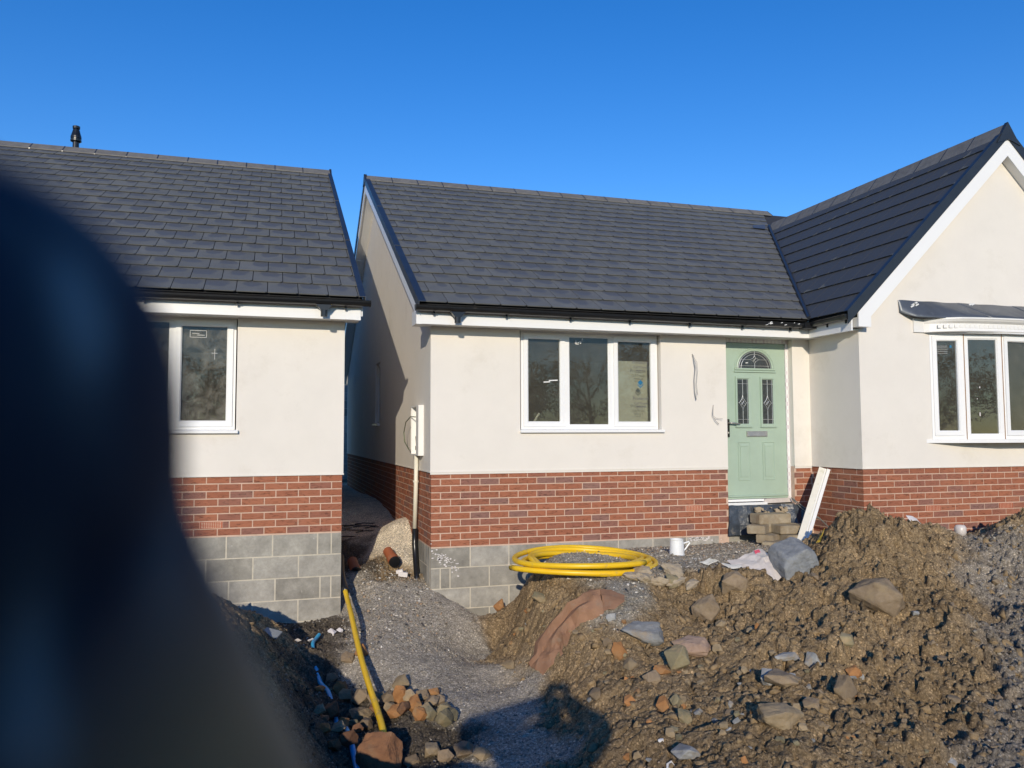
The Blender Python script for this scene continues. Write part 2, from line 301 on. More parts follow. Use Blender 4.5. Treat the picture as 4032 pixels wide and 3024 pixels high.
CP = [
 # under and behind the houses, far ground
 (-3.4,8.7,-.45),(-1.5,8.7,-.5),(-.46,8.7,-.52),(-.14,8.7,-.65),(.3,8.7,-.69),(.72,8.7,-.62),(-3.4,12,0),(-3.4,20,.1),(0,12,0),(0,20,.1),
 (4,10,0),(8,10,0),(11.5,10,.05),(4,20,.1),(11.5,20,.1),
 # passage
 (1.2,8.9,-.45),(.9,9.4,-.33),(1.39,9.4,-.29),(1.66,9.19,-.39),(1.3,10.2,-.1),(1.5,10.25,.08),(1.62,10.6,.12),(1.31,11,-.08),(1.31,12,.05),(1.32,13,.14),(1.2,16,.1),(.9,11,-.1),(.9,12.5,.08),
 # gravel ramp and pit floor
 (1.1,8.2,-.6),(1.7,8.6,-.5),(1.72,8.74,-.46),(2.17,8.74,-.81),(2.5,8.74,-.82),(1.95,8.5,-.56),(2.05,8.15,-.70),(1.75,8.25,-.6),(1.43,7.6,-.75),(2.2,8,-.83),(1.4,7,-.82),(2.0,7.2,-.85),(1.5,6.4,-.87),
 (1.55,5.5,-.92),(1.5,4.8,-.95),(1.95,6.4,-.86),(1.0,6.0,-.92),(1.0,7.0,-.82),(.95,7.8,-.66),(1.0,5.0,-.97),(.5,4.45,-.94),(1.0,4.4,-.95),(1.5,4.35,-.93),(.2,3.85,-.45),(.6,3.8,-.46),(1.1,3.75,-.47),(1.6,3.7,-.52),(.6,3.2,-.45),(1.3,3.2,-.48),
 # trench on the left and its bank
 (.42,7.9,-.78),(.4,7.2,-.88),(.48,6.5,-.95),(.5,5.5,-.98),(.45,4.7,-.97),(.75,6.2,-.92),(.75,7.4,-.72),
 (.03,7.6,-.42),(.02,7.0,-.45),(0.0,6.4,-.48),(-.02,5.6,-.32),(-.05,4.7,-.25),(-.35,7.7,-.26),(-.4,6.8,-.15),(-.45,5.8,.0),(-.5,4.6,.0),(-1.2,7.8,-.25),(-1.2,6,-.05),(-3.3,6,-.3),(-3.3,3.5,-.4),(-1,3,-.5),
 # bank under the terrace
 (2.62,8.72,-.78),(2.72,8.7,-.48),(2.9,8.7,-.3),(3.2,8.7,-.20),(3.83,8.74,-.12),(4.6,8.74,-.11),(5.4,8.74,-.10),(6.4,8.7,-.06),
 (2.28,7.8,-.8),(2.38,7.75,-.5),(2.5,7.7,-.2),(2.65,7.9,-.14),(2.2,7.2,-.8),(2.3,7.15,-.45),(2.42,7.1,-.17),(2.14,6.7,-.78),(2.3,6.65,-.48),(2.55,6.7,-.16),(2.8,6.9,-.08),
 (3.0,7.4,-.06),(3.6,7.3,-.03),(4.1,7.6,-.04),(4.5,8.0,-.07),(3.4,6.7,-.04),(3,6.45,-.1),(5.4,8.0,-.06),
 # bank front
 (2.05,6.1,-.84),(2.3,6.1,-.66),(2.5,6.15,-.45),(2.7,6.2,-.25),(1.95,5.4,-.88),(2.2,5.4,-.7),(2.45,5.3,-.58),(1.8,4.8,-.87),(2.1,4.6,-.7),(2.4,4.3,-.57),(1.75,4.1,-.8),(2.85,5.8,-.42),
 (2.92,5.2,-.47),(3.5,6.2,-.22),(3.47,4.9,-.44),(3.3,5.5,-.33),
 # spoil heap
 (4.2,5.9,-.2),(4.89,5.6,-.15),(6.07,5.8,-.24),(4.08,4.7,-.43),(5.0,4.8,-.5),(3.14,4.0,-.55),(4.32,4.0,-.66),(7.16,6.2,.03),(4.14,6.5,-.06),(5.14,7.05,.02),(3.6,6.55,-.06),
 (5.57,6.8,.40),(5.15,6.7,.16),(4.75,6.55,-.1),(6.1,6.9,.36),(6.74,7.0,.25),(7.2,7.0,.06),(7.5,7.0,.10),(7.87,6.8,.33),(8.6,6.8,.5),(9.5,6.6,.5),(5.5,7.5,.02),(6.2,7.6,.02),(7,7.6,0),(8.5,7.65,.1),(10,7.7,.1),
 (5.2,6.2,.02),(5.9,6.3,.16),(6.6,6.4,.08),(5.6,5.2,-.34),(6.5,4.8,-.45),(7.5,5.2,-.3),(8.5,5.5,-.1),(6,3.5,-.7),(9,4,-.5),(4.5,3.0,-.75),(2.5,3.2,-.62),(1.0,2.7,-.45),(11.3,5,-.2),(11.3,3,-.5),(7.5,2.8,-.7),(-3.3,2.6,-.5),
]
# what lies where: x, y, class  (g gravel, s brown soil, t stony terrace, n sand, d dark trench soil, y grey soil)
CL = [
 (1.2,8.9,'g'),(1.4,9.3,'s'),(1.0,9.5,'d'),(1.5,9.8,'n'),(1.5,10.4,'n'),(1.3,11,'n'),(1,12.5,'n'),(1.3,13,'n'),(1.3,9.65,'s'),(.85,10.2,'d'),(1.0,9.0,'g'),
 (1.7,8.6,'g'),(2.3,8.6,'g'),(1.5,7.8,'g'),(2.1,7.9,'g'),(1.3,7,'g'),(1.9,7.0,'g'),(1.5,6.2,'g'),(1.9,6.2,'g'),(1.5,5.2,'g'),(1.75,5.2,'g'),(1.5,4.4,'g'),(1.15,6.6,'g'),(1.0,7.6,'g'),(.95,8.3,'g'),(.85,7.2,'g'),
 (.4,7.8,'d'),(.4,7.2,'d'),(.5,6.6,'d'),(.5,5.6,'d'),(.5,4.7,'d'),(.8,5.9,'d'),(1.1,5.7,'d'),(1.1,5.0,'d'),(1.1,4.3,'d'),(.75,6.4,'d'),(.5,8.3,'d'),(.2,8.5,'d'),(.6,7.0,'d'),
 (.05,7.5,'s'),(0,6.7,'s'),(-.1,5.6,'s'),(-.5,7.7,'s'),(-1,6,'s'),(-2,7,'s'),(-2,4,'s'),(-.2,4.6,'s'),
 (2.35,7.6,'s'),(2.45,7.2,'s'),(2.35,6.9,'s'),(2.2,7.0,'s'),(2.6,6.6,'s'),(2.3,6.2,'s'),(2.4,8.1,'s'),(2.7,8.4,'s'),
 (2.7,7.3,'t'),(3,7.7,'t'),(3.5,7.5,'t'),(4.2,7.6,'t'),(5,7.8,'t'),(4.5,8.3,'t'),(3.4,8.4,'t'),(5.5,8.3,'t'),(3,6.85,'t'),(3.5,6.9,'t'),(4.2,7.1,'t'),(2.85,6.5,'t'),(2.7,6.25,'t'),
 (2.6,5.8,'s'),(2.2,5.5,'s'),(2,4.7,'s'),(2.5,5,'s'),(3,5,'s'),(3,5.9,'s'),(3.4,6.2,'s'),(3.9,6.4,'s'),(4,5.5,'s'),(4.8,6.5,'s'),(5.3,6.9,'s'),(5.6,6.6,'s'),(5,5.6,'s'),(5.5,6,'s'),(6.2,6.6,'s'),(6.6,7,'s'),(3.2,4,'s'),(4,4.5,'s'),(2.4,3.8,'s'),(6,7.4,'s'),(7.9,6.9,'s'),(8.8,6.9,'s'),
 (5.3,4.6,'y'),(6,5.2,'y'),(6.6,5.9,'y'),(7.2,6.4,'y'),(5,4,'y'),(6.5,4.5,'y'),(7.5,5.5,'y'),(4.4,3.7,'y'),(7.3,6.9,'y'),(8.5,6.0,'y'),(9.5,5,'y'),(4.9,4.9,'s'),(5.6,5.7,'s'),
]
KEYS='gstndy'
import numpy as np
def _tps(P):
    P=np.array(P,float); n=len(P); d=np.hypot(P[:,None,0]-P[None,:,0],P[:,None,1]-P[None,:,1])
    K=np.where(d>0,d*d*np.log(d+1e-12),0)+np.eye(n)*.004
    A=np.zeros((n+3,n+3)); A[:n,:n]=K; A[:n,n]=1; A[:n,n+1:]=P[:,:2]; A[n:,:n]=A[:n,n:].T
    w=np.linalg.solve(A,np.concatenate([P[:,2],[0,0,0]])); return P,w
_P,_W=_tps(CP)
def base_height(x,y):
    x=np.asarray(x,float); y=np.asarray(y,float); sh=x.shape; x=x.ravel(); y=y.ravel()
    xc=np.clip(x,-3.4,11.4); yc=np.clip(y,2.6,19); z=np.empty(len(x))
    for i in range(0,len(x),20000):
        a=xc[i:i+20000]; b=yc[i:i+20000]
        d2=(a[:,None]-_P[None,:,0])**2+(b[:,None]-_P[None,:,1])**2
        U=np.where(d2>0,.5*d2*np.log(d2+1e-12),0); n=len(_P)
        z[i:i+20000]=U@_W[:n]+_W[n]+a*_W[n+1]+b*_W[n+2]
    d=np.hypot(x-xc,y-yc); t=np.clip(d/8,0,1); z=z*(1-t)+(-.1)*t
    return z.reshape(sh)
def classes(x,y):
    C=np.array([(a,b) for a,b,_ in CL]); k=np.array([KEYS.index(c) for _,_,c in CL])
    x=np.asarray(x,float).ravel(); y=np.asarray(y,float).ravel(); out=np.zeros((len(x),6))
    for i in range(0,len(x),20000):
        d2=(x[i:i+20000,None]-C[None,:,0])**2+(y[i:i+20000,None]-C[None,:,1])**2
        w=1/(d2+.004)**2.2
        for j in range(6): out[i:i+20000,j]=w[:,k==j].sum(1)
    return out/out.sum(1,keepdims=True)

# ------------------------------------------------------------------ ground
def hash2(ix, iy, k=0):
    n = (ix.astype(np.int64)*374761393 + iy.astype(np.int64)*668265263 + k*974711) & 0xffffffff
    n = ((n ^ (n >> 13))*1274126177) & 0xffffffff
    return ((n ^ (n >> 16)) & 0xffff)/65535.0
def vnoise(x, y, k=0):
    ix, iy = np.floor(x), np.floor(y); fx, fy = x-ix, y-iy
    fx, fy = fx*fx*fx*(fx*(fx*6-15)+10), fy*fy*fy*(fy*(fy*6-15)+10)
    a, b, c, d = hash2(ix, iy, k), hash2(ix+1, iy, k), hash2(ix, iy+1, k), hash2(ix+1, iy+1, k)
    return (a*(1-fx)+b*fx)*(1-fy)+(c*(1-fx)+d*fx)*fy
def fbm(x, y, oct=4, k=0, g=.5):
    s, a, t = 0, 1., 0
    for i in range(oct): s = s+a*(vnoise(x*2**i+17*i, y*2**i-9*i, k+i)-.5); t += a; a *= g
    return s/t
def worley(x, y, k=0):
    ix, iy = np.floor(x), np.floor(y); b1 = np.full(x.shape, 9.); b2 = np.full(x.shape, 9.)
    for dx in (-1, 0, 1):
        for dy in (-1, 0, 1):
            cx, cy = ix+dx, iy+dy
            d = np.hypot(cx+hash2(cx, cy, k)-x, cy+hash2(cx, cy, k+1)-y)
            b2 = np.where(d < b1, b1, np.minimum(b2, d)); b1 = np.minimum(b1, d)
    return b1, b2
def clods(x, y, k, tilt=.9):
    """broken clay: every cell a tilted facet at its own height"""
    ix, iy = np.floor(x), np.floor(y); best = np.full(x.shape, 9.); h = np.zeros(x.shape)
    for dx in (-1, 0, 1):
        for dy in (-1, 0, 1):
            cx, cy = ix+dx, iy+dy; px, py = cx+hash2(cx, cy, k)-x, cy+hash2(cx, cy, k+1)-y; d = np.hypot(px, py)
            v = hash2(cx, cy, k+2)-.5+tilt*((hash2(cx, cy, k+3)-.5)*px+(hash2(cx, cy, k+4)-.5)*py)*2-.35*d
            h = np.where(d < best, v, h); best = np.minimum(best, d)
    return h
CAMP = np.array((0, 0, CZ)); FWn, RTn, UPn = (np.array(a) for a in (FW, RT, UP))
def px_size(p, size):      # how large a piece shows in the picture (0 outside the frame)
    d = np.array(p)-CAMP; w = d@FWn
    if w < .3: return 0
    x, y = d@RTn/w, d@UPn/w
    return 0 if abs(x) > .66 or abs(y) > .5 else size/w
def build_ground():
    fine_x = np.arange(-1.0, 8.4, .0125); fine_y = np.arange(3.5, 9.0, .0125)
    xs = np.concatenate([[-300, -120, -50, -20, -8, -5, -3.8], np.arange(-3.2, -1.0, .1), fine_x, np.arange(8.4, 11.6, .08), [12.5, 14, 18, 25, 50, 120, 300]])
    ys = np.concatenate([[-300, -120, -50, -20, -8, -4, -2, -1, 0, 1], np.arange(1.6, 3.5, .1), fine_y, np.arange(9.0, 14, .04), np.arange(14, 20, .3), [21, 23, 27, 35, 60, 130, 300]])
    X, Y = np.meshgrid(xs, ys)
    lx, ly = np.arange(-4, 12.2, .1), np.arange(1.4, 20.6, .1)       # smooth base sampled coarsely, then interpolated
    LX, LY = np.meshgrid(lx, ly); LZ = base_height(LX, LY); LC = classes(LX, LY).reshape(LX.shape+(6,))
    def bil(A, x, y):
        i = np.clip((x-lx[0])/.1, 0, len(lx)-1.001); j = np.clip((y-ly[0])/.1, 0, len(ly)-1.001)
        i0, j0 = i.astype(int), j.astype(int); a, b = i-i0, j-j0
        if A.ndim == 3: a, b = a[..., None], b[..., None]
        return (A[j0, i0]*(1-a)+A[j0, i0+1]*a)*(1-b)+(A[j0+1, i0]*(1-a)+A[j0+1, i0+1]*a)*b
    inside = (X > -4) & (X < 12) & (Y > 1.5) & (Y < 20.5)
    Z = np.where(inside, bil(LZ, X, Y), base_height(np.where(inside, 0, X), np.where(inside, 5, Y)))
    wx, wy = X+.22*fbm(X*2.3, Y*2.3, 4, 3)*2, Y+.22*fbm(X*2.3, Y*2.3, 4, 9)*2
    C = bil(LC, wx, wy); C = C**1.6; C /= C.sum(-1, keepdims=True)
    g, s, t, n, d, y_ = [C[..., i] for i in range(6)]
    soil = s+.75*y_+.8*d
    b1, b2 = worley(X*4.2+fbm(X*6, Y*6, 2, 2), Y*4.2+fbm(X*6, Y*6, 2, 4), 5)
    f1, f2 = worley(X*11+fbm(X*14, Y*14, 2, 2)*.8, Y*11+fbm(X*14, Y*14, 2, 6)*.8, 11)
    e1, e2 = worley(X*24+fbm(X*30, Y*30, 2, 7), Y*24+fbm(X*30, Y*30, 2, 8), 23)
    lump = np.sqrt(np.clip(1-(b1/.75)**2, 0, 1)); lump2 = np.sqrt(np.clip(1-(f1/.75)**2, 0, 1)); lump3 = np.clip(1-e1/.8, 0, 1)
    heap = np.clip((X-2.6)/1.2, .35, 1)
    wX, wY = X+.06*fbm(X*7, Y*7, 3, 81), Y+.06*fbm(X*7, Y*7, 3, 82)
    h = soil*(.24*fbm(X*1.9, Y*1.9, 3, 31)+heap*(.072*clods(wX*3.6, wY*3.6, 90)+.052*clods(wX*8.5, wY*8.5, 95)+.034*clods(wX*19, wY*19, 99)+.018*fbm(X*32, Y*32, 2, 77))-.10*np.clip(.09-(b2-b1), 0, .09)*6-.05*np.clip(.08-(f2-f1), 0, .08)*6)
    h += (g+n)*(.045*fbm(X*1.9, Y*1.9, 4, 41)+.006*clods(wX*7, wY*7, 44)+.010*fbm(X*22, Y*22, 2, 43)) + t*(.02*fbm(X*3, Y*3, 3, 51)+.010*lump3)
    mask = np.clip((X+1.6)/.5, 0, 1)*np.clip((11-X)/1, 0, 1)*np.clip((Y-2.6)/.8, 0, 1)*np.clip((14-Y), 0, 1)
    wall = np.clip((np.minimum(np.abs(Y-8.72), 1)-.02)/.25, 0.15, 1)
    Z = Z+h*mask*wall
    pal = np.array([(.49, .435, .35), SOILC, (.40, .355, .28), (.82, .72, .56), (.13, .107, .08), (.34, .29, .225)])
    # far away and behind the houses: plain trodden earth
    col = C@pal; far = np.clip(np.maximum(np.abs(X-4)-8.2, np.maximum(1.6-Y, Y-19))/1.5, 0, 1)[..., None]
    col = col*(1-far)+np.array((.14, .12, .08))*far
    col *= (1+.45*fbm(X*.9, Y*.9, 4, 61)+.22*fbm(X*4, Y*4, 4, 63))[..., None]
    ny, nx = X.shape; idx = np.arange(nx*ny).reshape(ny, nx)
    q = np.stack([idx[:-1, :-1], idx[:-1, 1:], idx[1:, 1:], idx[1:, :-1]], -1).reshape(-1, 4)
    me = bpy.data.meshes.new('ground'); me.vertices.add(nx*ny); me.vertices.foreach_set('co', np.stack([X, Y, Z], -1).astype(np.float32).ravel())
    me.loops.add(q.size); me.loops.foreach_set('vertex_index', q.astype(np.int32).ravel())
    me.polygons.add(len(q)); me.polygons.foreach_set('loop_start', np.arange(0, q.size, 4, dtype=np.int32))
    at = me.attributes.new('Col', 'FLOAT_COLOR', 'POINT'); at.data.foreach_set('color', np.concatenate([np.clip(col, .01, .9), np.ones(col.shape[:2]+(1,))], -1).astype(np.float32).ravel())
    me.update(); me.validate(); me.polygons.foreach_set('use_smooth', [True]*len(me.polygons)); me.materials.append(MT['ground'])
    link('ground', me)['kind'] = 'structure'
    def height(x, y):
        x, y = np.asarray(x, float), np.asarray(y, float)
        i = np.clip(np.searchsorted(xs, x)-1, 0, nx-2); j = np.clip(np.searchsorted(ys, y)-1, 0, ny-2)
        a = (x-xs[i])/(xs[i+1]-xs[i]); b = (y-ys[j])/(ys[j+1]-ys[j])
        return (Z[j, i]*(1-a)+Z[j, i+1]*a)*(1-b)+(Z[j+1, i]*(1-a)+Z[j+1, i+1]*a)*b
    def klass(x, y):
        i = np.clip(np.searchsorted(xs, x)-1, 0, nx-2); j = np.clip(np.searchsorted(ys, y)-1, 0, ny-2); return C[j, i]
    return height, klass
HEIGHT, KLASS = build_ground()
def gz(x, y): return float(HEIGHT(x, y))

# loose chips, crumbs and gravel: real pieces joined into one object per kind
def chip_templates(k, flat, seed):
    out = []; r = random.Random(seed)
    for i in range(k):
        bm = bmesh.new()
        for j in range(9):
            v = Vector((r.gauss(0, 1), r.gauss(0, 1), r.gauss(0, 1))).normalized()*r.uniform(.8, 1.1); bm.verts.new((v.x*.5, v.y*.38, v.z*.5*flat))
        res = bmesh.ops.convex_hull(bm, input=bm.verts); bmesh.ops.delete(bm, geom=[e for e in res['geom_interior'] if isinstance(e, bmesh.types.BMVert)], context='VERTS')
        bmesh.ops.triangulate(bm, faces=bm.faces); bm.verts.ensure_lookup_table(); bm.verts.index_update()
        out.append((np.array([v.co[:] for v in bm.verts]), np.array([[v.index for v in f.verts] for f in bm.faces]))); bm.free()
    return out
def scatter(name, label, mat, P, size, sink, templates, tilt=.6):
    n = len(P); vs, fs, rs = [], [], []; base = 0
    which = rng.integers(0, len(templates), n)
    for k, (tv, tf) in enumerate(templates):
        I = np.nonzero(which == k)[0]
        if not len(I): continue
        m = len(I); q = rng.normal(0, 1, (m, 4)); q[:, 1:3] *= tilt; q[:, 0] += 0; q /= np.linalg.norm(q, axis=1, keepdims=True)
        w, x, y, z = q.T
        Rm = np.stack([1-2*(y*y+z*z), 2*(x*y-w*z), 2*(x*z+w*y), 2*(x*y+w*z), 1-2*(x*x+z*z), 2*(y*z-w*x), 2*(x*z-w*y), 2*(y*z+w*x), 1-2*(x*x+y*y)], -1).reshape(m, 3, 3)
        V = np.einsum('mij,vj->mvi', Rm, tv)*size[I][:, None, None]
        V += P[I][:, None, :]; V[..., 2] += (sink*size[I])[:, None]
        vs.append(V.reshape(-1, 3)); fs.append((tf[None]+base+(np.arange(m)*len(tv))[:, None, None]).reshape(-1, 3)); rs.append(np.repeat(rng.random(m), len(tf)))
        base += m*len(tv)
    V, F, Rn = np.concatenate(vs), np.concatenate(fs), np.concatenate(rs)
    me = bpy.data.meshes.new(name); me.vertices.add(len(V)); me.vertices.foreach_set('co', V.astype(np.float32).ravel())
    me.loops.add(F.size); me.loops.foreach_set('vertex_index', F.astype(np.int32).ravel())
    me.polygons.add(len(F)); me.polygons.foreach_set('loop_start', np.arange(0, F.size, 3, dtype=np.int32))
    at = me.attributes.new('rnd', 'FLOAT', 'FACE'); at.data.foreach_set('value', Rn.astype(np.float32)); me.update(); me.validate(); me.materials.append(mat)
    return tag(link(name, me), label, kind='stuff')
def spread(n, x0, x1, y0, y1, key, thr=.5, s0=.008, s1=.02, power=2.5):
    """points over the ground where the given class of ground lies"""
    x, y = rng.uniform(x0, x1, n), rng.uniform(y0, y1, n); c = KLASS(x, y)
    w = sum(c[:, KEYS.index(k)] for k in key); keep = (w > thr+rng.uniform(-.25, .25, n)); x, y = x[keep], y[keep]
    return np.stack([x, y, HEIGHT(x, y)], -1), s0+(s1-s0)*rng.random(len(x))**power
TPL = chip_templates(9, .75, 1); TPF = chip_templates(7, .35, 2); TPC = chip_templates(9, .7, 5)
P, S = spread(26000, .7, 2.7, 4.6, 9.6, 'g', .45, .009, .042, 5); scatter('gravel', 'fine grey gravel covering the ramp and floor of the dug trench', MT['chips'], P, S, -.05, TPF)
P, S = spread(15000, 2.2, 6.4, 5.9, 8.76, 't', .4, .016, .06, 2.5); scatter('stone_chippings', 'flat grey stone chippings on the level strip along the house wall', MT['chips_t'], P, S, -.02, TPF, .35)
P, S = spread(8000, 1.7, 8.6, 3.5, 7.8, 's', .35, .010, .038, 4); scatter('soil_crumbs', 'brown crumbs of clay on the spoil heap and banks', MT['chips_s'], P, S, .08, TPL)
P, S = spread(2600, 1.7, 8.6, 3.5, 7.8, 'sy', .45, .04, .13, 2.6); scatter('clods', 'angular clods of brown clay tumbled over the spoil heap', MT['clods'], P, S, -.05, TPC, 1.)
P, S = spread(9000, 3.5, 8.6, 3.4, 7.6, 'y', .35, .010, .055, 4); scatter('grey_soil_crumbs', 'grey brown crumbs on the right flank of the spoil heap', MT['chips_y'], P, S, .08, TPL)
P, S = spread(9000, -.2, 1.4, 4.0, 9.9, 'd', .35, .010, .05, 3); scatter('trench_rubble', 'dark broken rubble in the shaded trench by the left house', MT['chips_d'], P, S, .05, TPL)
P, S = spread(2600, .72, 1.75, 7.4, 9.5, 'gsd', .45, .014, .065, 3); scatter('rubble_chips', 'coarse pale rubble chips on the upper part of the ramp', MT['chips_t'], P, S, -.02, TPF, .5)
P, S = spread(1400, .75, 1.7, 8.8, 10.2, 's', .5, .010, .04, 3); scatter('sand_crumbs', 'crumbs of sand and soil in the passage', MT['chips_t'], P, S, 0, TPL)
P, S = spread(2600, -1.2, .25, 4.2, 8.6, 's', .35, .012, .06, 4); scatter('bank_crumbs', 'brown crumbs on the low bank before the left house', MT['chips_s'], P, S, .08, TPL)

# ------------------------------------------------------------------ houses: shared builders
YM, XM, YL, XL, YW, XW = 8.767, 1.703, 8.662, .727, 7.846, 6.668
ZB, ZE, ZS, DEP = .825, 2.655, 2.455, 5.07      # top of brick, tile edge, soffit, half depth
XWR = 2*8.9-XW                                  # far corner of the wing
def boxmesh(name, mat, rnd, ch=0.0):
    b = MB(); b.box(-.5, .5, 0, 1, -.5, .5, rnd=rnd); return b.mesh(name, mat)
BRICK = [boxmesh('brick', MT['brick'], (i+.5)/14) for i in range(14)]
BLOCK = [boxmesh('concrete_block', MT['block'], (i+.5)/8) for i in range(8)]
BLOCKMB = {}
def place_pieces(pieces, limit, name, parent, meshes, label_rest=None):
    """pieces: (centre of face, U, N(outward), length, height, depth). The largest in view become objects, the rest one part."""
    pieces.sort(key=lambda q: -px_size(q[0], max(.02, abs(q[1]@RT)*q[3])*q[4]))
    rest = MB(); cnt = 0
    for c, U, Nn, ln, ht, dp in pieces:
        k = random.randrange(len(meshes)); c = c+Nn*random.uniform(-.001, .0022); Z = Vector((0, 0, 1))
        if cnt < limit and px_size(c, 1) > 0:
            A = (U*ln, -Nn*dp, Z*ht); tw = random.uniform(-.004, .004)
            mw = Matrix(((A[0].x, A[1].x, A[2].x, c.x), (A[0].y, A[1].y, A[2].y, c.y), (A[0].z+tw*ln, A[1].z, A[2].z, c.z), (0, 0, 0, 1)))
            link(name, meshes[k], parent, mw); cnt += 1
        else:
            rest.obox(c-Nn*dp/2, U, Nn, Z, ln/2, dp/2, ht/2, rnd=(k+.5)/len(meshes))
    if rest.v: rest.build(name, list(meshes[0].materials), parent)['kind'] = 'stuff'
def clip(u0, u1, cuts, za, zb):
    seg = [(u0, u1)]
    for a, b, c, d in cuts:
        if zb <= c+.01 or za >= d-.01: continue
        seg = [s for p, q in seg for s in ((p, min(q, a)), (max(p, b), q)) if s[1]-s[0] > .03]
    return seg
def brick_face(O, U, Nn, length, z0, courses, cuts=(), lead=(0, .1125), airs=()):
    """running bond; lead: where the first brick starts on odd and even courses"""
    out = []; U, Nn = Vector(U), Vector(Nn)
    for i in range(courses):
        zc = z0+.0375+.075*i; st = lead[(courses-1-i) % 2]
        us = []
        u = st
        while u < length-.02: us.append((u, min(u+.215, length))); u += .225
        for a, b in us:
            for p, q in clip(a, b, list(cuts)+list(airs), zc-.0325, zc+.0325):
                out.append((Vector(O)+U*((p+q)/2)+Vector((0, 0, zc)), U, Nn, q-p-.001, .0635, .1))
    return out
def panel_wall(mb, X0, X1, Z0, Z1, holes, F, depth):
    """wall face with openings; F maps (u, z, d) to 3D, d going into the wall"""
    us = sorted({X0, X1, *[h[0] for h in holes], *[h[1] for h in holes]}); zs = sorted({Z0, Z1, *[h[2] for h in holes], *[h[3] for h in holes]})
    for i in range(len(us)-1):
        for j in range(len(zs)-1):
            cu, cz = (us[i]+us[i+1])/2, (zs[j]+zs[j+1])/2
            if any(h[0] < cu < h[1] and h[2] < cz < h[3] for h in holes): continue
            mb.add([F(us[i], zs[j], 0), F(us[i+1], zs[j], 0), F(us[i+1], zs[j+1], 0), F(us[i], zs[j+1], 0)], [(0, 1, 2, 3)])
    for h in holes:
        if h[2] < Z0: h = (h[0], h[1], Z0, *h[3:])
        a, b, c, d = h[:4]; dd = h[4] if len(h) > 4 else depth
        for (p, q) in (((a, c), (a, d)), ((b, d), (b, c)), ((a, d), (b, d)), ((b, c), (a, c))):
            if c == Z0 and p[1] == q[1] == Z0: continue
            mb.add([F(*p, 0), F(*q, 0), F(*q, dd), F(*p, dd)], [(0, 1, 2, 3)])
def poly_clip(poly, hp):
    for a, b, c in hp:          # keep a*u+b*s <= c
        out = []
        for i in range(len(poly)):
            p, q = poly[i], poly[(i+1) % len(poly)]; dp, dq = a*p[0]+b*p[1]-c, a*q[0]+b*q[1]-c
            if dp <= 0: out.append(p)
            if (dp < 0) != (dq < 0) and abs(dp-dq) > 1e-9: t = dp/(dp-dq); out.append((p[0]+(q[0]-p[0])*t, p[1]+(q[1]-p[1])*t))
        poly = out
        if len(poly) < 3: return None
    return poly
TW, TG = .30, .342
def tile_poly(u, s, w=TW, first=False): return [(u+.0035, s), (u+w-.024, s), (u+w-.0035, s+.016), (u+w-.0035, s+.385), (u+.0035, s+.385)]
def tile_geo(mb, poly, u, s, P3, rnd):
    f = lambda p: .022-.0195*(p[1]-s)/.385
    top = [P3(p[0], p[1], f(p)) for p in poly]; bot = [P3(p[0], p[1], f(p)-.010*min(1, max(.3, 1-(p[1]-s)/.385))) for p in poly]; n = len(poly)
    uv = [((p[0]-u)/TW, (p[1]-s)/TG) for p in poly]*2
    mb.add(top+bot, [tuple(range(n)), tuple(range(n, 2*n))[::-1]]+[(i, n+i, n+(i+1) % n, (i+1) % n) for i in range(n)], rnd=rnd, uv=uv)
TILEM = []
for i in range(16):
    b = MB(); tile_geo(b, tile_poly(0, 0), 0, 0, lambda u, s, h: Vector((u, s, h)), (i+.5)/16); TILEM.append(b.mesh('roof_tile', MT['tile']))
def lay_tiles(part, O, U, S, length, rows, limit, hp=(), bond=.15, u_from=0., mt='tile'):
    """rows of interlocking tiles on the plane through O with axes U (along the eave) and S (up the slope)"""
    O, U, S = Vector(O), Vector(U), Vector(S); Nn = U.cross(S)
    if Nn.z < 0: Nn = -Nn
    P3 = lambda u, s, h: O+U*u+S*s+Nn*h
    todo = []
    for r in range(rows):
        u = u_from-(bond if r % 2 else 0)
        while u < length-.01:
            s = r*TG; full = tile_poly(u, s); p = poly_clip(full, [(-1, 0, -u_from), (1, 0, length)]+list(hp))
            if p:
                ctr = P3(u+TW/2, s+TG/2, 0); sz = px_size(ctr, 1)**2
                todo.append((-sz, u, s, p if (len(p) != len(full) or max(abs(a[0]-b[0])+abs(a[1]-b[1]) for a, b in zip(p, full)) > 1e-6) else None))
            u += TW
    todo.sort(key=lambda t: t[0]); rest = MB(); cnt = 0; flip = (U.cross(S)).z < 0
    for sz, u, s, p in todo:
        if cnt < limit and sz < 0:
            cnt += 1
            if p is None and not flip and mt == 'tile':
                o = P3(u, s, random.uniform(0, .0015))
                link('roof_tile', random.choice(TILEM), part, Matrix(((U.x, S.x, Nn.x, o.x), (U.y, S.y, Nn.y, o.y), (U.z, S.z, Nn.z, o.z), (0, 0, 0, 1))))
            else:
                b = MB(); tile_geo(b, p or tile_poly(u, s), u, s, P3, random.random()); b.build('roof_tile', MT[mt], part)
        else: tile_geo(rest, p or tile_poly(u, s), u, s, P3, random.random())
    if rest.v: rest.build('roof_tile', MT[mt], part)['kind'] = 'stuff'
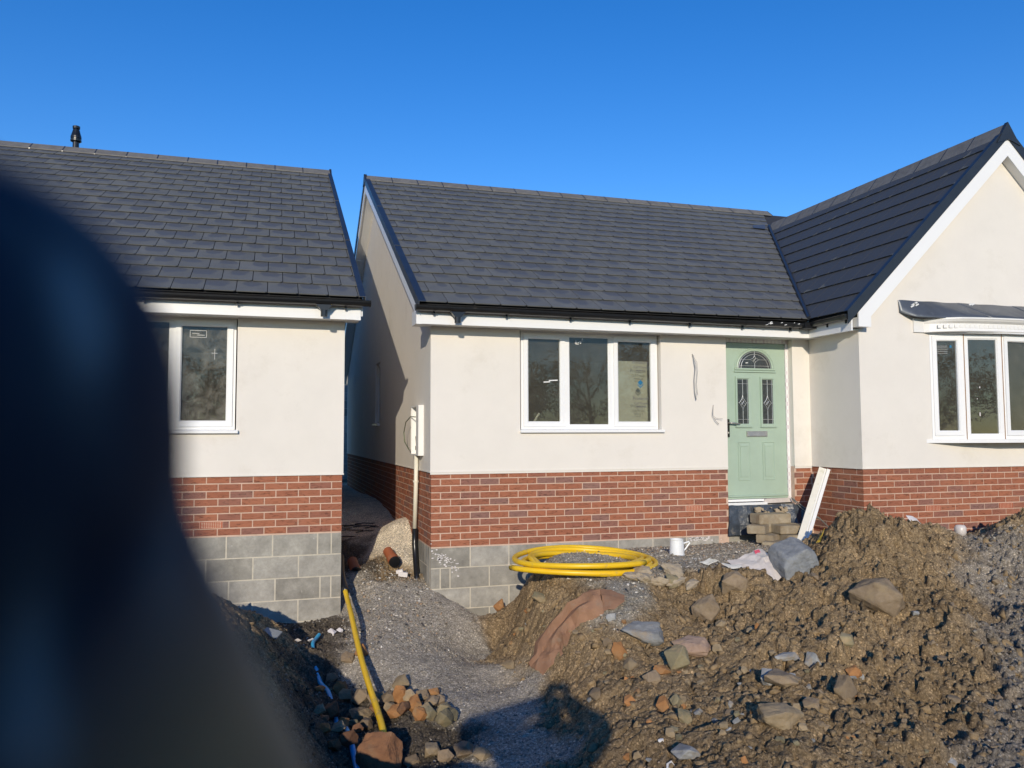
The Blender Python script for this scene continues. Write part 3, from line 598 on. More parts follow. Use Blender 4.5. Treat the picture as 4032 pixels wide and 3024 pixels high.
def ridge_tile(part, a, b, across, slope):
    """angular ridge cap from a to b (apex line); across: horizontal unit vector, slope: fall per metre"""
    a, b, A = Vector(a), Vector(b), Vector(across); w = .165; slope = slope*1.32; t = Vector((0, 0, -.016)); L = lambda p, k: p+A*k*w-Vector((0, 0, slope*w))
    mb = MB(); d = (b-a).normalized()*.006; a2, b2 = a+d, b-d
    vs = [L(a2, -1), a2, L(a2, 1), L(b2, -1), b2, L(b2, 1)]; vs += [v+t for v in vs]
    mb.add(vs, [(0, 1, 4, 3), (1, 2, 5, 4), (6, 9, 10, 7), (7, 10, 11, 8), (0, 3, 9, 6), (2, 8, 11, 5), (0, 6, 7, 1), (1, 7, 8, 2), (3, 4, 10, 9), (4, 5, 11, 10)])
    o = mb.build('ridge_tile', MT['ridge'], part)
    return o
def ridge_clip(part, p, along, across, slope):
    p, T, A = Vector(p), Vector(along), Vector(across); mb = MB(); slope *= 1.32
    for k in (-1, 1):
        e = A*k*.168-Vector((0, 0, slope*.168)); up = Vector((0, 0, .0025)); mb.prism([p-T*.007+up, p+T*.007+up, p+e+T*.007+up, p+e-T*.007+up], (0, 0, -.02))
    return mb.build('ridge_clip', MT['black_plastic'], part)
def gutter(part, a, b, out, brackets, outlet=None):
    """half round channel from a to b, lip towards 'out'"""
    a, b, Od = Vector(a), Vector(b), Vector(out); T = (b-a).normalized(); r = .052; Z = Vector((0, 0, 1)); mb = MB(); n = 11
    prof = [(math.cos(t)*r, -math.sin(t)*r) for t in [math.pi*i/(n-1) for i in range(n)]]; prof = [(prof[0][0]+.006, .004)]+prof+[(prof[-1][0]-.004, .02)]
    inn = [(x*.93, z*.93+.002) for x, z in prof]; loop = prof+inn[::-1]; m = len(loop)
    vs = [p+Od*x+Z*z for p in (a, b) for x, z in loop]
    mb.add(vs, [(i, (i+1) % m, m+(i+1) % m, m+i) for i in range(m)])
    for p, s in ((a, -1), (b, 1)):      # stop ends
        pts = [p+Od*(x*1.06)+Z*(z*1.06) for x, z in prof]; mb.prism(pts, T*.012*s)
    g = mb.build('gutter', MT['black_plastic'], part)
    for t in brackets:
        k = MB(); p = a+T*t; lp = [(x*1.1, z*1.1) for x, z in prof]
        vs = [p+T*d+Od*x+Z*z for d in (-.012, .012) for x, z in lp]; q = len(lp)
        k.add(vs, [(i, i+1, q+i+1, q+i) for i in range(q-1)]); k.obox(p-Od*.05-Z*.05, T, Od, Z, .010, .012, .035)
        k.build('gutter_bracket', MT['black_plastic'], g)
    if outlet is not None:
        k = MB(); p = a+T*outlet; lp = [(x*1.14, z*1.14) for x, z in prof]; q = len(lp)
        k.add([p+T*d+Od*x+Z*z for d in (-.085, .085) for x, z in lp], [(i, i+1, q+i+1, q+i) for i in range(q-1)])
        k.add([p+T*x+Od*y+Z*z for x, y, z in ((-.08, -.03, -.05), (.08, -.03, -.05), (.08, .03, -.05), (-.08, .03, -.05), (-.036, -.03, -.105), (.036, -.03, -.105), (.036, .03, -.105), (-.036, .03, -.105))], [(0, 3, 2, 1), (4, 5, 6, 7), (0, 1, 5, 4), (1, 2, 6, 5), (2, 3, 7, 6), (3, 0, 4, 7)])
        k.lathe([(.034, -.17), (.034, -.105)], p, 14)
        k.build('gutter_outlet', MT['black_plastic'], g)
    return g
def window3(part_parent, X0, Z0, Z1, yf, widths, glass, sashes=(1, 0, 1), sill=True):
    """casement window seen from the front: outer frame (the part) with sashes, panes, sill"""
    X1 = X0+sum(widths); f = MB(); y1 = yf+.07
    f.ring(X0, X1, Z0, Z1, .045, yf, y1, .004)
    xs = [X0]
    for w in widths: xs.append(xs[-1]+w)
    for x in xs[1:-1]: f.box(x-.03, x+.03, yf+.002, y1-.002, Z0+.045, Z1-.045)
    win = f.build('window', MT['upvc'], part_parent)
    for i, sh in enumerate(sashes):
        a = xs[i]+(.028 if i == 0 else .02); b = xs[i+1]-(.028 if i == len(widths)-1 else .02); c, d = Z0+.03, Z1-.03
        if sh:
            s = MB(); s.ring(a, b, c, d, .062, yf-.016, yf+.03, .012); s.build('sash', MT['upvc'], win); e = .060
        else:
            a, b = xs[i]+(.045 if i == 0 else .03), xs[i+1]-(.045 if i == len(widths)-1 else .03); c, d = Z0+.045, Z1-.045
            s = MB(); s.ring(a, b, c, d, .014, yf+.008, yf+.03, .006); s.build('glazing_bead', MT['upvc'], win); e = .012
        p = MB(); p.box(a+e, b-e, yf+.018, yf+.024, c+e, d-e); p.build('pane', glass, win)
    if sill:
        s = MB(); s.prism([(X0-.035, yf+.01, Z0-.001), (X0-.035, yf-.105, Z0-.008), (X0-.035, yf-.11, Z0-.014), (X0-.035, yf-.11, Z0-.038), (X0-.035, yf+.01, Z0-.038)], (X1-X0+.07, 0, 0))
        s.build('window_sill', MT['upvc'], win)
    return win
def air_brick(part, x, z, y):
    b = MB(); b.box(x, x+.215, y-.004, y+.09, z-.0325, z-.027); b.box(x, x+.215, y-.004, y+.09, z+.027, z+.0325); b.box(x, x+.012, y-.004, y+.09, z-.027, z+.027); b.box(x+.203, x+.215, y-.004, y+.09, z-.027, z+.027)
    b.box(x+.012, x+.203, y+.012, y+.09, z-.027, z+.027)
    for i in range(1, 9): b.box(x+.012+.191*i/9-.003, x+.012+.191*i/9+.003, y-.003, y+.012, z-.027, z+.027)
    for i in (1, 2, 3): zz = z-.027+.054*i/4; b.box(x+.012, x+.203, y-.001, y+.0125, zz-.0025, zz+.0025)
    return b.build('air_brick', MT['airbrick'], part)
def room(parent, x0, x1, y0, y1, z0=.42, z1=2.44):
    m = MB(); m.add([(x0,y0,z0),(x1,y0,z0),(x1,y1,z0),(x0,y1,z0)], [(0,1,2,3)]); fl = m.build('room_floor', MT['floor_in'], parent)
    m = MB(); m.box(x0, x1, y1, y1+.1, z0, z1); m.box(x0-.1, x0, y0, y1, z0, z1); m.box(x1, x1+.1, y0, y1, z0, z1); m.box(x0-.1, x1+.1, y0, y1+.1, z1, z1+.03)
    return m.build('room_wall', MT['plaster'], parent)
def lay_blocks(part, O, U, Nn, courses):
    """courses: (z centre, [lengths from O]) of concrete blocks 215 high"""
    U, Nn = Vector(U), Vector(Nn); out = []
    for z, ls in courses:
        u = 0
        for l in ls: out.append((Vector(O)+U*(u+l/2)+Vector((0, 0, z)), U, Nn, l-.004, .213, .1)); u += l+.010
    place_pieces(out, 200, 'concrete_block', part, BLOCK)

# ------------------------------------------------------------------ the L-shaped house on the right
H = empty('bungalow', (XM, YM, 0), 'cream rendered bungalow with the green front door and a gabled wing on its right', 'house', 'new bungalows')
XV, YV = 1.500, YM-.35                     # left verge, eave line
RIS, RUN = 3.045, DEP+.35; SL = math.hypot(RIS, RUN); S1 = Vector((0, RUN/SL, RIS/SL)); TANP = RIS/RUN
YR = YV+RUN; ZR = ZE+RIS
XE, TW2 = 6.41, 2.445/2.49; S2 = Vector((2.49, 0, 2.445)).normalized(); XC = 8.9; ZC = ZE+2.445
YVT = YV+(ZC-ZE)/TANP                      # where the wing ridge meets the main roof
YF = YW-.15                                # front verge of the wing

# rendered walls
FRONT = lambda Y: (lambda u, z, d: (u, Y-.012+d, z)); SIDE = lambda X: (lambda u, z, d: (X-.012+d, u, z))
w = MB()
panel_wall(w, XM-.012, XW-.012, ZB, ZS, [(2.735, 4.53, 1.262, 2.448, .10), (5.434, 6.40, .80, 2.448, .12)], FRONT(YM), .1)
panel_wall(w, YM-.012, YM+2*DEP, ZB, ZS, [(9.70, 10.06, 1.06, 1.55, .05), (13.1, 13.68, 1.42, 2.44, .09)], SIDE(XM), .1)
gz_ = lambda y: ZE-.06+(min(y-YV, 2*YR-YV-y))*TANP
w.add([(XM-.012, YM-.012, ZS), (XM-.012, YM+2*DEP, ZS), (XM-.012, YM+2*DEP, gz_(YM+2*DEP)), (XM-.012, YR, gz_(YR)), (XM-.012, YM-.012, gz_(YM-.012))], [(0, 1, 2, 3, 4)])
panel_wall(w, YW-.012, YM-.012, ZB, ZS+.05, [], SIDE(XW), .1)
panel_wall(w, XW-.012, XWR, ZB, ZS, [(7.69, 10.11, 1.15, 2.452, .05)], FRONT(YW), .05)
wz = lambda x: ZE-.06+(min(x-XE, 2*XC-XE-x))*TW2
w.add([(XW-.012, YW-.012, ZS), (XWR, YW-.012, ZS), (XWR, YW-.012, wz(XWR)), (XC, YW-.012, wz(XC)), (XW-.012, YW-.012, wz(XW-.012))], [(0, 1, 2, 3, 4)])
w.add([(XWR, YW-.012, -.5), (XWR, 19, -.5), (XWR, 19, 2.5), (XWR, YW-.012, 2.5)], [(0, 1, 2, 3)]); w.add([(XM, 18.9, -.5), (XWR, 18.9, -.5), (XWR, 18.9, 2.5), (XM, 18.9, 2.5)], [(0, 1, 2, 3)])
wall = w.build('wall', MT['render'], H, fix=False)
b = MB()                                   # drip bead along the foot of the render
b.box(XM-.018, 5.434, YM-.018, YM-.001, ZB-.004, ZB+.010); b.box(6.40, XW-.0185, YM-.018, YM-.001, ZB-.004, ZB+.010)
b.box(XM-.018, XM-.001, YM-.0005, YM+2*DEP, ZB-.004, ZB+.010); b.box(XW-.018, XWR, YW-.018, YW-.001, ZB-.004, ZB+.010); b.box(XW-.018, XW-.001, YW-.0005, YM-.0185, ZB-.004, ZB+.010)
b.build('render_bead', MT['render'], wall)
o = MB(); o.box(XM+.03, XM+.05, 9.66, 10.1, 1.03, 1.58); o.build('concrete_block', BLOCK[3].materials[0], wall)
# brick plinth and block footing
b = MB(); e = .003
b.box(XM+e, 5.434, YM+e, YM+.2, -1.2, ZB); b.box(6.40, XW+.2, YM+e, YM+.2, -1.2, ZB); b.box(XM+e, XM+.2, YM+.2, YM+2*DEP, -1.2, ZB-.001); b.box(XW+e, XW+.2, YW+e, YM+e-.001, -1.2, ZB); b.box(XW+.2, XWR, YW+e, YW+.2, -1.2, ZB)
pl = b.build('plinth', MT['brick_mortar'], H)
airs = [(4.85, 5.07)]
P = brick_face((XM, YM, 0), (1, 0, 0), (0, -1, 0), XW-XM-.012, 0, 11, [(5.434-XM, 6.40-XM, -1, 1)], (0, .1125), [(4.848-XM, 5.073-XM, .30, .375)])
P += brick_face((XM, YM, 0), (0, 1, 0), (-1, 0, 0), 10.1, 0, 11, (), (.1125, 0))
P += brick_face((XW, YW, 0), (1, 0, 0), (0, -1, 0), XWR-XW, 0, 11, (), (0, .1125), [(.895, 1.12, .30, .375), (2.02, 2.245, .30, .375)])
P += brick_face((XW, YW, 0), (0, 1, 0), (-1, 0, 0), YM-YW-.002, 0, 11, (), (.1125, 0))
place_pieces(P, 300, 'brick', pl, BRICK)
for x in (4.853,): air_brick(pl, x, .3375, YM)
for x in (XW+.90, XW+2.025): air_brick(pl, x, .3375, YW)
b = MB(); b.box(XM+.003, 5.2, YM+.0015, YM+.0028, -1.2, -.012); b.box(XM+.0015, XM+.0028, YM+.01, YM+6, -1.2, -.012); ft = b.build('block_footing', MT['block_mortar'], H)
lay_blocks(ft, (XM, YM, 0), (1, 0, 0), (0, -1, 0), [(-.118, [.44]*8), (-.343, [.1, .1]+[.44]*7), (-.568, [.44]*5), (-.793, [.21]+[.44]*5)])
lay_blocks(ft, (XM, YM+.101, 0), (0, 1, 0), (-1, 0, 0), [(-.118, [.1, .14, .44, .44]), (-.343, [.11, .44, .44]), (-.568, [.1, .44, .44])])
m = MB(); rs = random.Random(12)
def splash(x, z, s):
    n = rs.randint(5, 8); m.prism([(x+s*rs.uniform(.5, 1.2)*math.cos(6.283*k/n), YM-.004, z+.7*s*rs.uniform(.4, 1.2)*math.sin(6.283*k/n)) for k in range(n)], (0, .0035, 0))
for i in range(70):
    t = rs.random(); splash(XM+.02+.27*t+rs.gauss(0, .035), -.05-.19*t+rs.gauss(0, .035), rs.uniform(.003, .017))
for i in range(40): splash(5.03+rs.gauss(0, .10), -.035+rs.uniform(-.03, .018), rs.uniform(.003, .022))
m.build('mortar_splash', MT['plaster_chip'], ft)['kind'] = 'stuff'

# roof: main slope, rear slope, wing slopes
def slab(name, quads, mat, parent): 
    m = MB()
    for q in quads: m.add(q, [tuple(range(len(q)))])
    return m.build(name, mat, parent, fix=False)
dz = -.012
roof = slab('roof', [[(XV+.02, YV+.02, ZE+dz), (XE+.05, YV+.02, ZE+dz), (XC, YVT, ZC+dz), (XWR+.2, YVT, ZC+dz), (XWR+.2, YR, ZR+dz), (XV+.02, YR, ZR+dz)],
    [(XV+.02, YR, ZR+dz), (XWR+.2, YR, ZR+dz), (XWR+.2, 2*YR-YV, ZE+dz), (XV+.02, 2*YR-YV, ZE+dz)]], MT['under'], H)
lim = (YVT-YV)/S1.y
lay_tiles(roof, (XV+.012, YV, ZE), (1, 0, 0), S1, XWR-XV, 18, 230, hp=[(0, 1, SL-.03), (1, -(XC-XE)/lim, XE-XV-.02)])
wr = slab('wing_roof', [[(XE+.02, YF+.02, ZE+dz), (XE+.02, YV, ZE+dz), (XC, YVT, ZC+dz), (XC, YF+.02, ZC+dz)], [(2*XC-XE, YF+.02, ZE+dz), (2*XC-XE, YVT, ZE+dz), (XC, YVT, ZC+dz), (XC, YF+.02, ZC+dz)]], MT['under'], H)
y0 = 13.0; kk = (YVT-YV)/3.49
lay_tiles(wr, (XE, y0, ZE), (0, -1, 0), S2, y0-YF-.012, 10, 300, mt='tile_shaded', hp=[(-1, -kk, -(y0-YV-.02)), (0, 1, 3.46)])
for i in range(18):
    x = XV+.01+.45*i
    if x < 9.8: ridge_tile(roof, (x, YR, ZR+.066), (x+.45, YR, ZR+.066), (0, 1, 0), TANP); ridge_clip(roof, (x+.45, YR, ZR+.066), (1, 0, 0), (0, 1, 0), TANP)
for i in range(11):
    y = YF+.02+.45*i
    ridge_tile(wr, (XC, y, ZC+.07), (XC, y+.45, ZC+.07), (1, 0, 0), TW2); ridge_clip(wr, (XC, y+.45, ZC+.07), (0, 1, 0), (1, 0, 0), TW2)
v = MB(); va, vb = Vector((XE-.01, YV-.02, ZE+.02)), Vector((XC-.02, YVT-.03, ZC+.03)); v.tube([va, va.lerp(vb, .5)+Vector((0, 0, .004)), vb], .028, 8); v.build('valley_strip', MT['verge'], roof)
v = MB(); v.add([(XC-.25, YVT-.25, ZC-.10), (XC-.1, YVT-.02, ZC+.05), (XC-.35, YVT-.02, ZC+.03), (XC-.48, YVT-.2, ZC-.08)], [(0, 1, 2, 3)]); v.build('lead_saddle', MT['lead'], roof)
# verge caps, bargeboards, soffits, fascias
def verge(part, A, B, side, over=.07, drop=.075, name='verge_cap'):
    """black L-trim along A-B: lies on the tiles and turns down over their ends; side: unit vector pointing off the roof"""
    A, B, Sd = Vector(A), Vector(B), Vector(side); Z = Vector((0, 0, 1)); n = 5; m = MB()
    m.prism([A+Sd*.012+Z*.034, A-Sd*over+Z*.034, A-Sd*over+Z*.027, A+Sd*.004+Z*.027, A+Sd*.004-Z*drop, A+Sd*.012-Z*drop], B-A)
    return m.build(name, MT['verge'], part)
for k in range(3):
    a = Vector((XV, YV-.03, ZE-.017)).lerp(Vector((XV, YR, ZR)), k/3); c = Vector((XV, YV-.03, ZE-.017)).lerp(Vector((XV, YR, ZR)), (k+1)/3-.004); verge(roof, a+Vector((0, 0, .003*k)), c+Vector((0, 0, .003*k)), (-1, 0, 0))
verge(roof, (XV, YR, ZR), (XV, 2*YR-YV, ZE), (-1, 0, 0)); 
c = MB(); c.prism([(XV-.02, YR-.17, ZR-.17*TANP+.0), (XV-.02, YR, ZR+.085), (XV-.02, YR+.17, ZR-.17*TANP)], (.05, 0, 0)); c.build('ridge_end_cap', MT['verge'], roof)
for s in (-1, 1):
    verge(wr, (XC+s*(XC-XE+.02), YF, ZE-.02), (XC, YF, ZC), (0, -1, 0), .06, .125)
c = MB(); c.prism([(XC-.19, YF-.025, ZC-.19*TW2-.02), (XC, YF-.025, ZC+.085), (XC+.19, YF-.025, ZC-.19*TW2-.02), (XC, YF-.025, ZC-.14)], (0, .05, 0)); c.build('ridge_end_cap', MT['verge'], wr)
bb = MB()       # side gable bargeboard, front and rear half
th = lambda y, d: ZE-d+(min(y-YV, 2*YR-YV-y))*TANP
bb.prism([(XV+.004, YV+.09, th(YV+.09, .06)), (XV+.004, YR, th(YR, .06)), (XV+.004, 2*YR-YV, ZE-.06), (XV+.004, 2*YR-YV, ZE-.24), (XV+.004, YR, th(YR, .23)), (XV+.004, YV+.10, th(YV+.10, .23))], (.018, 0, 0)); bg_ = bb.build('bargeboard', MT['upvc'], H)
bb = MB(); bb.add([(XV+.0225, YV+.1, th(YV+.1, .21)), (XM-.0125, YV+.1, th(YV+.1, .21)), (XM-.0125, YR, th(YR, .21)), (XV+.0225, YR, th(YR, .21))], [(0, 1, 2, 3)]); bb.add([(XV+.0225, YR, th(YR, .21)), (XM-.0125, YR, th(YR, .21)), (XM-.0125, 2*YR-YV, ZE-.21), (XV+.0225, 2*YR-YV, ZE-.21)], [(0, 1, 2, 3)])
bb.obox((XV+.11, YR+1.6, th(YR+1.6, .212)), (1, 0, 0), (0, 1, -TANP), (0, TANP, 1), .10, .012, .004); bb.build('sloping_soffit', MT['upvc'], H, fix=False)
bb = MB(); bb.prism([(6.547, YF, 2.487), (6.723, YF, 2.487), (6.723, YF, 2.613), (XC, YF, 4.753), (2*XC-6.723, YF, 2.613), (2*XC-6.723, YF, 2.487), (2*XC-6.547, YF, 2.487), (2*XC-6.547, YF, 2.66), (XC, YF, 4.975), (6.547, YF, 2.66)], (0, .022, 0)); bb.build('bargeboard', MT['upvc'], H)
bb = MB(); bb.box(6.55, 6.72, YF+.0225, YW-.0125, 2.489, 2.60); bb.build('eave_box', MT['upvc'], H)
bb = MB()
for s in (-1, 1):
    x0, x1 = XC+s*(XC-6.73), XC; bb.add([(x0, YF+.0225, 2.63), (x1, YF+.0225, 4.775), (x1, YW-.0125, 4.775), (x0, YW-.0125, 2.63)], [(0, 1, 2, 3)])
bb.build('sloping_soffit', MT['upvc'], H, fix=False)
FY = YM-.27
bb = MB(); bb.box(XV-.012, 6.485, FY, FY+.02, 2.440, 2.615); fa = bb.build('fascia', MT['upvc'], H)
bb = MB(); bb.box(XV+.02, 6.4655, FY+.004, FY+.018, 2.6155, ZE+.022); bb.build('eave_strip', MT['black_plastic'], H)
bb = MB(); bb.box(XV-.016, XV+.045, FY-.004, FY-.0005, 2.437, 2.60); bb.build('fascia_corner', MT['upvc'], fa)
bb = MB(); bb.box(XV-.014, XM-.0125, FY+.0205, FY+.30, 2.446, 2.60); bb.build('eave_box', MT['upvc'], H)
bb = MB(); bb.box(XM-.012, XW-.0125, FY+.0205, YM-.0125, 2.452, 2.462); bb.build('soffit', MT['upvc'], H)
bb = MB(); bb.box(6.465, 6.485, YF+.03, FY-.001, 2.440, 2.615); fb = bb.build('fascia', MT['upvc'], H)
bb = MB(); bb.box(6.466, 6.48, YF+.03, FY+.003, 2.6155, ZE+.03); bb.build('eave_strip', MT['black_plastic'], H)
bb = MB(); bb.box(6.487, XW-.0125, YW-.01, FY+.0195, 2.463, 2.473); bb.build('soffit', MT['upvc'], H)
gutter(H, (XV-.03, YV-.005, ZE-.034), (XE-.02, YV-.005, ZE-.055), (0, -1, 0), [.20, 1.02, 1.78, 2.52, 3.30, 4.02, 4.70], .45)
gutter(H, (XE+.005, YV-.03, ZE-.045), (XE+.005, YF+.02, ZE-.035), (-1, 0, 0), [.25, .58])
k = MB(); k.box(XE-.11, XE+.06, YV-.075, YV+.055, ZE-.115, ZE-.04); k.build('gutter_angle', MT['black_plastic'], H)
k = MB()
for i in range(9): k.obox((5.75+random.uniform(0, .5), YV-.062, ZE-.07+random.uniform(-.025, .02)), (1, 0, .3), (0, 1, 0), (-.3, 0, 1), random.uniform(.005, .02), .003, random.uniform(.002, .006))
k.build('sealant_smear', MT['white_mark'], H)

# rooms and the front window
room(H, 1.9, 5.25, YM+.13, YM+3.6); room(H, 5.45, 6.4, YM+.25, YM+3.0); room(H, 7.0, 10.9, YW+.2, YW+4.5)
W1 = window3(H, 2.766, 1.30, 2.449, YM+.055, (.564, .582, .604), MT['glass'])
b = MB(); b.box(4.02, 4.52, YM+.33, YM+.35, 1.0, 2.15); b.build('plasterboard_sheet', MT['board'], H)
b = MB(); b.tube([(2.98, YM+.5, 1.25), (3.12, YM+.45, 1.5)], .012, 6); b.build('timber_batten', MT['timber'], H)
def text(name, s, loc, size, mat, parent, shear=0):
    c = bpy.data.curves.new(name, 'FONT'); c.body = s; c.size = size; c.align_x = 'LEFT'; c.materials.append(mat); c.resolution_u = 2
    o = bpy.data.objects.new(name, c); COL.objects.link(o); o.location = loc; o.rotation_euler = (R(90), 0, 0); bpy.context.view_layer.update(); dg = bpy.context.evaluated_depsgraph_get()
    me = bpy.data.meshes.new_from_object(o.evaluated_get(dg)); me.name = name; me.transform(o.matrix_world); bpy.data.objects.remove(o); me.materials.clear(); me.materials.append(mat)
    return link(name, me, parent)
gy = YM+.055+.0165
for z, s0 in ((2.095, 'Protectiv'), (1.655, 'Protectiv')):
    text('film_print', s0, (4.19, gy, z), .058, MT['print_dark'], W1); text('film_print', 'Call Protec', (4.205, gy, z-.055), .042, MT['print_dark'], W1); text('film_print', 'www.p', (4.235, gy, z-.092), .046, MT['print_dark'], W1)
    b = MB(); b.box(4.24, 4.33, gy, gy+.001, z-.112, z-.108); b.build('film_rule', MT['print_dark'], W1)
b = MB(); c0 = (4.295, 1.865); b.prism([(c0[0]-.036, gy, c0[1]), (c0[0], gy, c0[1]-.036), (c0[0]+.036, gy, c0[1]), (c0[0], gy, c0[1]+.036)], (0, .001, 0))
b.prism([(c0[0]-.038, gy, c0[1]-.012), (c0[0], gy, c0[1]-.05), (c0[0]+.038, gy, c0[1]-.012), (c0[0]+.038, gy, c0[1]-.026), (c0[0], gy, c0[1]-.066), (c0[0]-.038, gy, c0[1]-.026)], (0, .001, 0)); b.build('film_emblem', MT['print_blue'], W1)
b = MB()        # torn film and paste marks on the middle and left panes
for x, z, l, a in ((3.50, 2.335, .05, .5), (3.47, 2.33, .03, -.9), (3.53, 2.35, .035, 1.1), (3.455, 2.34, .02, 1.4)): b.obox((x, gy, z), (math.cos(a), 0, math.sin(a)), (0, 1, 0), (-math.sin(a), 0, math.cos(a)), l, .001, .006)
for x, z, l in ((3.17, 1.875, .055), (3.09, 1.855, .04)): b.obox((x, gy, z), (1, 0, .05), (0, 1, 0), (0, 0, 1), l, .001, .006)
b.build('film_scrap', MT['white_mark'], W1)
# small side window opening
b = MB(); b.ring(13.11, 13.67, 1.43, 2.435, .05, 0, .04, .006, X=lambda p: (XM+.03+p[1], p[0], p[2])); sw = b.build('window', MT['upvc'], H)
b = MB(); b.box(XM+.05, XM+.056, 13.15, 13.63, 1.47, 2.39); b.build('pane', MT['glass'], sw)
b = MB(); b.box(XM-.06, XM+.03, 13.05, 13.72, 1.395, 1.43); b.build('window_sill', MT['upvc'], sw)

# front door
DY = YM+.085
b = MB(); b.box(5.475, 6.352, DY, DY+.05, .425, 2.395); door = b.build('door', MT['green'], H)
b = MB(); b.box(5.436, 5.472, DY-.012, DY+.07, .40, 2.447); b.box(5.472, 6.356, DY-.012, DY+.07, 2.40, 2.447); dfr = b.build('door_frame', MT['taped'], door)
b = MB(); b.box(6.356, 6.398, DY-.012, DY+.07, .40, 2.447); b.build('door_frame', MT['taped'], door)
b = MB(); b.box(5.44, 5.98, DY-.03, DY+.06, .392, .420); b.box(5.436, 6.0, DY-.075, DY-.02, .352, .382); b.build('threshold', MT['upvc'], door)
b = MB(); b.prism([(5.97, DY-.05, .365), (6.39, DY-.05, .372), (6.36, DY-.05, .424), (5.99, DY-.05, .42)], (0, .06, 0)); b.build('threshold_film', MT['film'], door)
b = MB(); b.prism([(5.475, DY-.022, .452), (5.475, DY-.022, .462), (5.475, DY, .476), (5.475, DY, .440)], (.877, 0, 0)); b.build('weather_bar', MT['green'], door)
def mould(x0, x1, z0, z1, h=.018, w=.036):
    b = MB(); b.ring(x0-w, x1+w, z0-w, z1+w, w, DY-h, DY+.002, .014); b.box(x0-w-.006, x1+w+.006, DY-h-.004, DY+.001, z0-w-.012, z0-w-.001); return b.build('door_moulding', MT['green'], door)
def strip(b, pts, r=.004): b.tube(pts, r, 5)
def came_panel(x0, x1, z0, z1):
    mould(x0, x1, z0, z1); p = MB(); p.box(x0, x1, DY-.004, DY-.0005, z0, z1); g = p.build('pane', MT['door_glass'], door)
    y = DY-.005; b = MB(); cx, cz = (x0+x1)/2-.005, z0+.47*(z1-z0); w2, h2 = .052, .065
    strip(b, [(cx, y, z0), (cx, y, cz-h2*1.5)]); strip(b, [(cx, y, cz+h2*1.5), (cx, y, z1)])
    for z in (z0+.055, z1-.055): strip(b, [(x0, y, z), (x1, y, z)], .0025)
    strip(b, [(x1-.014, y, z0), (x1-.014, y, z1)], .003)
    q = [(cx, y, cz+h2*1.5), (cx-.012, y, cz+h2*.8), (cx-w2, y, cz), (cx-.012, y, cz-h2*.8), (cx, y, cz-h2*1.5), (cx+.012, y, cz-h2*.8), (cx+w2, y, cz), (cx+.012, y, cz+h2*.8), (cx, y, cz+h2*1.5)]; strip(b, q, .0032)
    strip(b, [(cx-w2*.6, y, cz+h2*.35), (cx+.01, y, cz-h2*.6)], .002); strip(b, [(cx-.012, y, cz+h2*.7), (cx+w2*.55, y, cz-h2*.25)], .002); strip(b, [(cx-.02, y, cz-.02), (cx+.016, y, cz+.022)], .005)
    strip(b, [(cx+w2, y, cz), (x1, y, cz)], .0025); strip(b, [(x0, y, cz), (cx-w2, y, cz)], .0025)
    b.build('lead_came', MT['lead_came'], g)
came_panel(5.650, 5.803, 1.368, 1.930); came_panel(6.012, 6.165, 1.368, 1.930)
# fan light
cx, cz, ra = 5.905, 2.075, .245
arc = lambda r, n=22, a0=0, a1=math.pi: [(cx+r*math.cos(a0+(a1-a0)*i/n), cz+r*.90*math.sin(a0+(a1-a0)*i/n)) for i in range(n+1)]
p = MB(); p.prism([(x, DY-.004, z) for x, z in arc(ra)], (0, .0035, 0)); fan = p.build('pane', MT['door_glass'], door)
b = MB(); b.tube([(x, DY-.004, z) for x, z in arc(ra+.014)], .015, 8); b.tube([(x, DY-.001, z) for x, z in arc(ra+.04)], .010, 6); b.tube([(cx-ra-.05, DY-.004, cz-.014), (cx+ra+.05, DY-.004, cz-.014)], .015, 8); b.box(cx-ra-.06, cx+ra+.06, DY-.02, DY+.001, cz-.052, cz-.036); b.build('door_moulding', MT['green'], door)
y = DY-.005; b = MB(); strip(b, [(cx, y, cz), (cx, y, cz+.06)]); strip(b, [(cx, y, cz+.155), (cx, y, cz+.22)]); strip(b, [(x, y, z) for x, z in arc(ra-.045)], .003); strip(b, [(x, y, z) for x, z in arc(ra-.012)], .003)
strip(b, [(cx-ra+.03, y, cz+.03), (cx+ra-.03, y, cz+.03)], .0025); strip(b, [(cx-.20, y, cz+.11), (cx-.06, y, cz+.11)], .0025); strip(b, [(cx+.06, y, cz+.11), (cx+.18, y, cz+.11)], .0025)
strip(b, [(cx, y, cz+.165), (cx-.014, y, cz+.135), (cx-.062, y, cz+.11), (cx-.014, y, cz+.085), (cx, y, cz+.055), (cx+.014, y, cz+.085), (cx+.062, y, cz+.11), (cx+.014, y, cz+.135), (cx, y, cz+.165)], .0032)
strip(b, [(cx-.03, y, cz+.125), (cx+.01, y, cz+.08)], .002); strip(b, [(cx-.018, y, cz+.09), (cx+.018, y, cz+.13)], .005); b.build('lead_came', MT['lead_came'], fan)
b = MB(); b.obox((cx-.115, DY-.0055, cz+.068), (1, 0, .1), (0, 1, 0), (0, 0, 1), .018, .001, .005); b.build('glass_sticker', MT['white_mark'], fan)
for x0, x1 in ((5.640, 5.815), (5.995, 6.170)):
    b = MB(); b.ring(x0, x1, .655, 1.135, .010, DY-.007, DY+.002, .005); b.prism([(x0+.032, DY-.001, .70), (x1-.032, DY-.001, .70), (x1-.032, DY-.001, 1.075), (x0+.032, DY-.001, 1.075)], (0, -.007, 0)); b.build('door_panel', MT['green'], door)
    b = MB(); b.prism([(x0+.012, DY-.001, 1.122), (x0+.034, DY-.008, 1.085), (x1-.034, DY-.008, 1.085), (x1-.012, DY-.001, 1.122)], (0, .002, 0)); b.build('door_panel', MT['green'], door)
